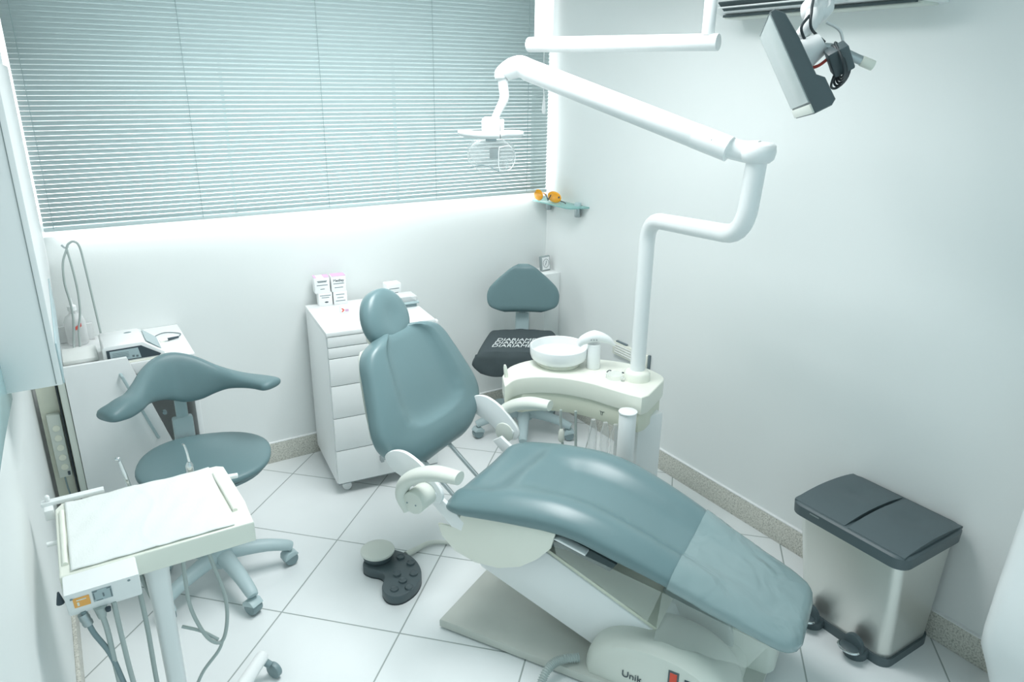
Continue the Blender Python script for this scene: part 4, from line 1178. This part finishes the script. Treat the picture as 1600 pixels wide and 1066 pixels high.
def bottle():
    t = thing('squeeze_bottle', 'frosted plastic bottle with an orange-red label behind the looped hose', 'bottle', (-.005, 3.275, .78))
    MB().lathe([(0, 0), (.034, 0), (.038, .006), (.038, .095), (.030, .115), (.014, .128), (.013, .14), (0, .14)], (-.005, 3.275, .781), seg=30).build('body', 'frost', t)
    MB().lathe([(0, .14), (.016, .14), (.016, .158), (.006, .165), (.004, .19), (0, .19)], (-.005, 3.275, .781), seg=20).build('cap', 'white', t)
    MB().prism([(0, .058), (.022, .070), (.022, .084), (0, .072)], (-.006, 3.2355, .79), (1, 0, .1), (0, 0, 1), (0, -.001, 0)).build('label', 'red', t)
bottle()
o = MB().bb((-.068, 3.30, .781), (.055, 3.32, .85), bevel=.002).build('clear_tray', 'frost')
tag(o, 'clear plastic splash tray standing at the back of the counter', 'tray')
o = MB().bb((-.068, 3.02, .781), (.050, 3.18, .797), bevel=.004).build('folded_towel', 'paper')
tag(o, 'folded white towel lying on the counter beside the device', 'towel')
def probe():
    t = thing('probe_handpiece', 'grey-tipped handpiece on a thin wire at the right end of the counter', 'handpiece', (.32, 3.16, .78))
    MB().tube([(.275, 3.12, .787), (.305, 3.13, .787)], .006, seg=10, sm=1).build('grip', 'paper2', t)
    MB().tube([(.305, 3.13, .787), (.350, 3.145, .786)], [.0062, .004], seg=10, sm=1).build('tip', 'inkd', t)
    MB().tube([(.275, 3.12, .786), (.265, 3.20, .783), (.31, 3.24, .783), (.362, 3.20, .783), (.355, 3.16, .784)], .0018, seg=6, sm=8).build('wire', 'ink', t)
probe()
def probe2():
    t = thing('black_handpiece', 'black-tipped cable plug lying at the front left of the counter', 'handpiece', (.0, 2.96, .78))
    MB().tube([(-.065, 2.975, .786), (.01, 2.972, .786)], .0035, seg=8, sm=1).build('cable', 'cable', t)
    MB().tube([(.005, 2.972, .787), (.032, 2.970, .787)], .006, seg=10, sm=1).build('plug', 'inkd', t)
    MB().tube([(.032, 2.970, .787), (.060, 2.968, .787)], .008, seg=10, sm=1).build('grip', 'cream', t)
probe2()

# ------------------------------------------------------------------ instrument delivery tray cart
def tray_cart():
    t = thing('instrument_cart', 'cream doctor\'s instrument tray cart on a white column in the lower left', 'dental cart', (.07, 1.70, 0))
    zt = .80
    MB().prism([(-.122, 1.59), (-.122, 1.895), (-.108, 1.918), (.258, 1.918), (.275, 1.905), (.284, 1.70), (.280, 1.592)], (0, 0, zt - .055), (1, 0, 0), (0, 1, 0), (0, 0, .055), bevel=.005, seg=3).build('tray_body', 'cream', t)
    for x0, x1 in ((-.115, -.101), (.240, .254)):
        MB().tube([(x0 + .006, 1.63, zt + .002), ((x0 + x1) / 2, 1.87, zt + .002)] if x0 < 0 else [(x0 + .012, 1.66, zt + .002), (x0 + .004, 1.87, zt + .002)], .006, seg=10, sm=1).build('edge_rib', 'cream', t)
    # side handle knob
    MB().tube([(.262, 1.86, .79), (.300, 1.862, .785)], .007, seg=10, sm=1).build('side_knob', 'white', t)
    # control box at the front left
    cb = MB().prism([(1.520, zt - .002), (1.600, zt - .002), (1.600, .722), (1.555, .722)], (-.118, 0, 0), (0, 1, 0), (0, 0, 1), (.141, 0, 0), bevel=.004).build('control_box', 'white', t)
    F0 = V((-.118, 1.520, zt - .002)); dn = V((0, 1.555 - 1.520, .722 - zt + .002)).normalized(); U = V((1, 0, 0)); N = U.cross(-dn).normalized()
    N = N if N.y < 0 else -N
    def plate(a, b, c, d, m, name, dep=.001):
        return MB().prism([(a, c), (b, c), (b, d), (a, d)], F0 + N * .0004, U, dn, N * dep).build(name, m, cb)
    plate(.014, .044, .020, .056, 'orange', 'orange_label')
    MB().prism([(.020, .026), (.038, .026), (.038, .030), (.020, .030)], F0 + N * .0016, U, dn, N * .0004).prism([(.020, .036), (.024, .036), (.024, .050), (.020, .050)], F0 + N * .0016, U, dn, N * .0004).build('orange_label_print', 'cream', cb)
    plate(.050, .086, .012, .054, 'lcd', 'grey_label')
    m = MB()
    for (a, b, c, d) in ((.051, .059, .013, .017), (.077, .085, .013, .016), (.068, .071, .028, .042), (.083, .085, .020, .052), (.051, .053, .020, .045), (.055, .067, .050, .052)):
        m.prism([(a, c), (b, c), (b, d), (a, d)], F0 + N * .0016, U, dn, N * .0004)
    m.build('label_print', 'ink', cb)
    scw = MB()
    for a, c in ((.012, .020), (.120, .012)): 
        p = F0 + U * a + dn * c; scw.cyl(p, p + N * .0015, .0028, seg=10)
    scw.build('screw', 'grey_dk', cb)
    # instrument holder shelf behind left
    MB().bb((-.150, 1.925, .795), (-.012, 1.945, .806), bevel=.002).build('holder_bar', 'white', t)
    MB().bb((-.145, 1.90, .770), (-.125, 1.94, .797), bevel=.002).build('holder_bracket', 'white', t)
    MB().tube([(-.145, 1.78, .775), (-.120, 1.78, .775)], .006, seg=10, sm=1).build('holder_pin', 'white', t)
    MB().lathe([(0, 0), (.006, .001), (.006, .012), (.003, .016), (0, .017)], (-.135, 1.935, .806), seg=12).build('holder_knob', 'white', t)
    MB().lathe([(0, 0), (.008, .002), (.006, .012), (.002, .03), (0, .03)], (-.128, 1.565, .752), seg=12).build('dark_clip', 'inkd', t)
    # column
    R = []
    for z, w in ((.745, .029), (.70, .027), (.60, .023), (.35, .022), (.06, .022)):
        R.append([V((.062 + math.copysign(abs(math.cos(q)) ** .6, math.cos(q)) * w, 1.66 + math.copysign(abs(math.sin(q)) ** .6, math.sin(q)) * .033, z)) for q in [2 * PI * j / 28 for j in range(28)]])
    MB().rings(R).build('column', 'white', t, angle=50)
    # base legs with castors
    for dx, dy in ((.255, .300), (.30, -.22), (-.16, .27), (-.15, -.28)):
        e = V((.062 + dx, 1.66 + dy, .078))
        MB().tube([(.062, 1.66, .085), (.062 + dx * .5, 1.66 + dy * .5, .085), e], [.024, .022, .020], seg=14, sm=3).blob(e, (.020, .020, .020)).build('base_leg', 'white', t)
        MB().cyl(e + V((.022, -.02, -.052)), e + V((.038, -.01, -.052)), .026, seg=20, bev=.003).tube([e + V((.0, .0, -.01)), e + V((.02, -.012, -.03))], .012, seg=10, sm=1).build('castor', 'grey_dk', t)
    # tip nozzles hanging in the holder
    MB().tube([(.045, 1.935, .790), (.040, 1.935, .83), (.036, 1.935, .858), (.034, 1.933, .872)], [.0055, .005, .0042, .0035], seg=10, sm=5).blob((.030, 1.933, .878), (.007, .006, .0045)).build('air_syringe', 'chrome', t)
    MB().tube([(.194, 1.935, .79), (.194, 1.935, .81), (.195, 1.935, .822)], [.010, .0105, .005], seg=12, sm=4).tube([(.195, 1.935, .82), (.193, 1.935, .85), (.189, 1.933, .874), (.185, 1.93, .880)], [.0035, .003, .0028, .003], seg=8, sm=5).build('dental_handpiece', 'chrome', t)
    # hoses
    H = [
        ([(-.092, 1.555, .725), (-.082, 1.55, .67), (-.060, 1.55, .60), (-.045, 1.55, .50), (-.02, 1.58, .30), (.0, 1.64, .14)], 'grey_dk', .0058),
        ([(-.062, 1.557, .725), (-.056, 1.55, .66), (-.055, 1.55, .56), (-.048, 1.56, .40), (-.01, 1.62, .14)], 'hose', .0058),
        ([(-.034, 1.555, .725), (-.032, 1.55, .62), (-.028, 1.55, .50), (-.015, 1.58, .30), (.02, 1.64, .12)], 'hose', .0055),
        ([(.018, 1.62, .725), (.020, 1.60, .60), (.018, 1.60, .44), (.022, 1.62, .30), (.04, 1.64, .14)], 'hose', .0055),
        ([(.020, 1.68, .745), (.030, 1.68, .68), (.045, 1.69, .60), (.06, 1.72, .50)], 'hose', .0055),
        ([(.122, 1.66, .745), (.118, 1.65, .66), (.120, 1.65, .57), (.145, 1.65, .475), (.176, 1.65, .445), (.196, 1.65, .50), (.200, 1.65, .58), (.185, 1.66, .67), (.172, 1.67, .745)], 'hose', .0048),
        ([(.180, 1.65, .449), (.165, 1.65, .42), (.120, 1.65, .37), (.09, 1.65, .30), (.075, 1.66, .20)], 'hose', .0042),
        ([(.170, 1.655, .452), (.135, 1.66, .49), (.095, 1.67, .515)], 'hose', .0042),
    ]
    for pts, m, r in H: MB().tube(pts, r, seg=9, sm=6).build('hose', m, t)
    MB().lathe([(0, 0), (.010, 0), (.011, .006), (.010, .012), (.011, .018), (.010, .03), (0, .03)], (-.087, 1.553, .69), (-.25, .1, 1), seg=14).build('hose_coupling', 'alu', t)
    MB().lathe([(0, 0), (.008, 0), (.014, .03), (0, .03)], (-.060, 1.556, .695), seg=14).build('hose_sleeve', 'hose', t)
    MB().lathe([(0, 0), (.005, .002), (.006, .010), (0, .012)], (-.046, 1.545, .712), seg=10).build('drain_nipple', 'inkd', t)
    return t
tray_cart()
# paper liner on the tray
g = []
for j in range(41):
    v = j / 40; row = []
    for i in range(61):
        u = i / 60
        x = -.100 + (.338) * u + .004 * math.sin(v * 9) * (1 if u > .5 else -1) * 0; y = 1.598 + .312 * v
        z = .8035 + .0012 * math.sin(u * 11 + v * 3) * math.sin(v * 8) + .0008 * math.sin(u * 31 - v * 17) + .0016 * math.exp(-((u - .5 + .06 * math.sin(v * 7)) / .012) ** 2) + .0012 * math.exp(-((v - .48 + .05 * math.sin(u * 6)) / .02) ** 2)
        row.append(V((x, y, z)))
    g.append(row)
o = MB().sheet(g).build('paper_liner', 'paper', recalc=False, solid=.0006)
tag(o, 'crinkled white paper liner covering the top of the instrument cart', 'paper')

# ------------------------------------------------------------------ glass shelf and things in the corner
def shelf():
    t = thing('glass_shelf', 'small green-edged glass shelf on two metal clips on the right wall', 'shelf', (XR, 3.1, 1.19))
    MB().prism([(XR, 2.965), (XR - .10, 2.985), (XR - .115, 3.02), (XR - .115, 3.32), (XR, 3.34)], (0, 0, 1.187), (1, 0, 0), (0, 1, 0), (0, 0, .008), bevel=.001).build('glass_plate', 'glass', t)
    for y in (3.035, 3.30):
        MB().cyl((XR - .022, y, 1.135), (XR - .022, y, 1.187), .016, bev=.002, seg=20).build('clip', 'alu', t)
        if y < 3.1: MB().lathe([(0, 0), (.018, 0), (.018, .012), (.015, .017), (0, .017)], (XR - .030, y - .01, 1.195), seg=22).build('clip_cap', 'grey_pl', t)
shelf()
def goggles():
    t = thing('safety_glasses', 'orange curing-light safety glasses folded on the small glass shelf', 'glasses', (XR - .07, 3.2, 1.196))
    d = V((.10, -.99, 0)).normalized()
    base = V((XR - .080, 3.27, 1.227))
    for k, (off, w) in enumerate(((.0, .042), (.105, .062))):
        c = base + V((.0, -1, 0)) * off + (V((-.03, .0, 0)) if k == 0 else V((0, 0, 0)))
        R = []
        for q in range(7):
            f = q / 6
            rr_ = math.cos(f * PI / 2 * .98)
            R.append([c + V((-.012 * math.sin(f * PI / 2), math.cos(a) * w * rr_, math.sin(a) * .031 * rr_ * (1 if math.sin(a) < 0 else .9))) for a in [2 * PI * j / 26 for j in range(26)]])
        MB().rings(R).build('lens', 'orange_glass', t)
    MB().tube([base + V((.002, .02, -.005)), base + V((.002, .0, .006)), base + V((.0, -.03, -.006))], .003, seg=8).build('bridge', 'orange', t)
    MB().tube([base + V((.02, -.01, -.022)), base + V((.03, -.08, -.022)), base + V((.02, -.16, -.022)), base + V((.012, -.19, -.024))], .0028, seg=8, sm=4).build('temple', 'cable', t)
    MB().tube([base + V((-.018, -.05, .008)), base + V((-.02, -.075, -.022)), base + V((-.02, -.10, .01))], .0026, seg=8, sm=1).build('temple', 'cable', t)
    MB().tube([base + V((0, -.11, -.022)), base + V((0, -.135, -.008)), base + V((-.01, -.16, .006))], [.002, .002, .0045], seg=8, sm=3).build('nose_wire', 'cable', t)
goggles()
def clock():
    c = V((XR - .052, YB - .075, .80))
    mx = Matrix.Translation(c) @ Matrix.Rotation(.12, 4, 'Z') @ Matrix.Rotation(-.12, 4, 'X')
    t = thing('desk_clock', 'small square silver-framed desk clock on the corner ledge', 'clock', c)
    w, h = .033, .042
    MB().bb((-w, -.01, 0), (w, .01, 2 * h), bevel=.005, mx=mx).build('frame', 'alu', t)
    MB().bb((-w + .007, -.0108, .008), (w - .007, -.0098, 2 * h - .008), mx=mx).build('dial_plate', 'paper2', t)
    R3 = mx.to_3x3()
    dl = MB(); cc = mx @ V((0, -.012, h))
    dl.tube([cc + R3 @ V((.021 * math.cos(a), 0, .024 * math.sin(a))) for a in [2 * PI * k / 24 for k in range(25)]], .0008, seg=5, sm=1)
    for k in range(12):
        a = PI / 6 * k
        dl.tube([cc + R3 @ V((.017 * math.cos(a), 0, .020 * math.sin(a))), cc + R3 @ V((.0195 * math.cos(a), 0, .0225 * math.sin(a)))], .0008, seg=5, sm=1)
    dl.build('dial_marks', 'ink', t)
    MB().tube([cc, cc + R3 @ V((.003, 0, .014))], .0012, seg=6, sm=1).tube([cc + R3 @ V((0, 0, .002)), cc + R3 @ V((-.006, 0, -.010))], .0012, seg=6, sm=1).build('hands', 'inkd', t)
clock()
def socket():
    t = thing('wall_socket', 'ribbed white double power socket low on the right wall behind the pole', 'socket', (XR, 2.57, .52))
    MB().bb((XR - .018, 2.44, .485), (XR - .001, 2.70, .553), bevel=.004).build('plate', 'cream', t)
    for k in range(4): MB().bb((XR - .0205, 2.47, .497 + .013 * k), (XR - .018, 2.68, .503 + .013 * k), bevel=.001).build('rib', 'white', t)
    MB().bb((XR - .014, 2.60, .553), (XR - .002, 2.68, .560), bevel=.001).build('top_cover', 'ink', t)
    MB().bb((XR - .012, 2.430, .482), (XR - .001, 2.441, .556), bevel=.001).build('side_shade_strip', 'ink', t)  # grey strip painted in as the shade along the plate's side
socket()

# ------------------------------------------------------------------ white rounded cabinet at the lower right
def near_cabinet():
    t = thing('rounded_cabinet', 'white round-cornered cabinet at the lower right edge beside the pedal bin', 'cabinet', (2.05, .35, 0))
    R = []
    for z, x0, y1 in ((.0, 2.15, .69), (.1, 2.130, .694), (.2, 2.075, .70), (.3, 2.015, .706), (.4, 1.945, .684), (.55, 1.975, .69), (.75, 2.02, .695), (.95, 2.07, .70), (1.0, 2.09, .69), (1.005, 2.11, .67)):
        x1, y0, r = XR - .012, .05, .05
        p = []
        for cx, cy, a0 in ((x1 - .01, y1 - .01, 0), (x0 + r, y1 - r, PI / 2), (x0 + r, y0 + r, PI), (x1 - .01, y0 + .01, 1.5 * PI)):
            rr = r if cx == x0 + r else .01
            for k in range(7):
                a = a0 + PI / 2 * k / 6; p.append(V((cx + rr * math.cos(a), cy + rr * math.sin(a), z)))
        R.append(p)
    MB().rings(R).build('body', 'white', t, angle=60)
near_cabinet()

# ------------------------------------------------------------------ lights, world, camera
def area(name, loc, target, size, power, col=(1, 1, 1), sy=None, spread=180):
    l = bpy.data.lights.new(name, 'AREA'); l.energy = power; l.color = col
    l.shape = 'RECTANGLE'; l.size = size; l.size_y = sy or size; l.spread = math.radians(spread)
    o = bpy.data.objects.new(name, l); COL.objects.link(o); o.location = loc
    d = V(target) - V(loc); o.rotation_euler = d.to_track_quat('-Z', 'Y').to_euler()
    return o
area('ceiling_lamp', (1.12, 2.05, 2.47), (1.15, 2.05, 0), 1.1, 31, (.985, .995, 1.0), .8, 150)
area('ceiling_lamp', (.45, .3, 2.47), (.35, .9, 0), .8, 2, (.90, .98, 1.0), .6, 150)
# added lamp behind the blind, imitates the overexposed glow on the wall below
area('blind_glow_fill', (1.12, YB - .022, 1.225), (1.12, YB - .015, 0.4), 2.25, 1.7, (1, 1, 1), .03)

w = bpy.data.worlds.new('world'); sc.world = w; w.use_nodes = True
bg = w.node_tree.nodes['Background']; bg.inputs[0].default_value = (.70, .92, .97, 1); bg.inputs[1].default_value = 1.0

cam = bpy.data.cameras.new('camera'); co = bpy.data.objects.new('camera', cam); COL.objects.link(co)
cam.sensor_width = 36; cam.lens = 36 * 1138.65 / 1600; cam.clip_start = .02
rgt = V((0.84766535, -0.53041902, 0.01091361)); up = V((0.16958525, 0.29039221, 0.9417607)); fw = V((0.50269702, 0.79644713, -0.33610666))
m = Matrix((rgt, up, -fw)).transposed().to_4x4(); m.translation = V((0, 0, 1.8))
co.matrix_world = m
sc.camera = co
sc.view_settings.view_transform = 'Standard'
sc.view_settings.look = 'None'
sc.view_settings.exposure = 0.0
sc.cycles.use_denoising = True
sc.cycles.max_bounces = 10
sc.cycles.transparent_max_bounces = 12
sc.cycles.caustics_reflective = False
sc.cycles.caustics_refractive = False
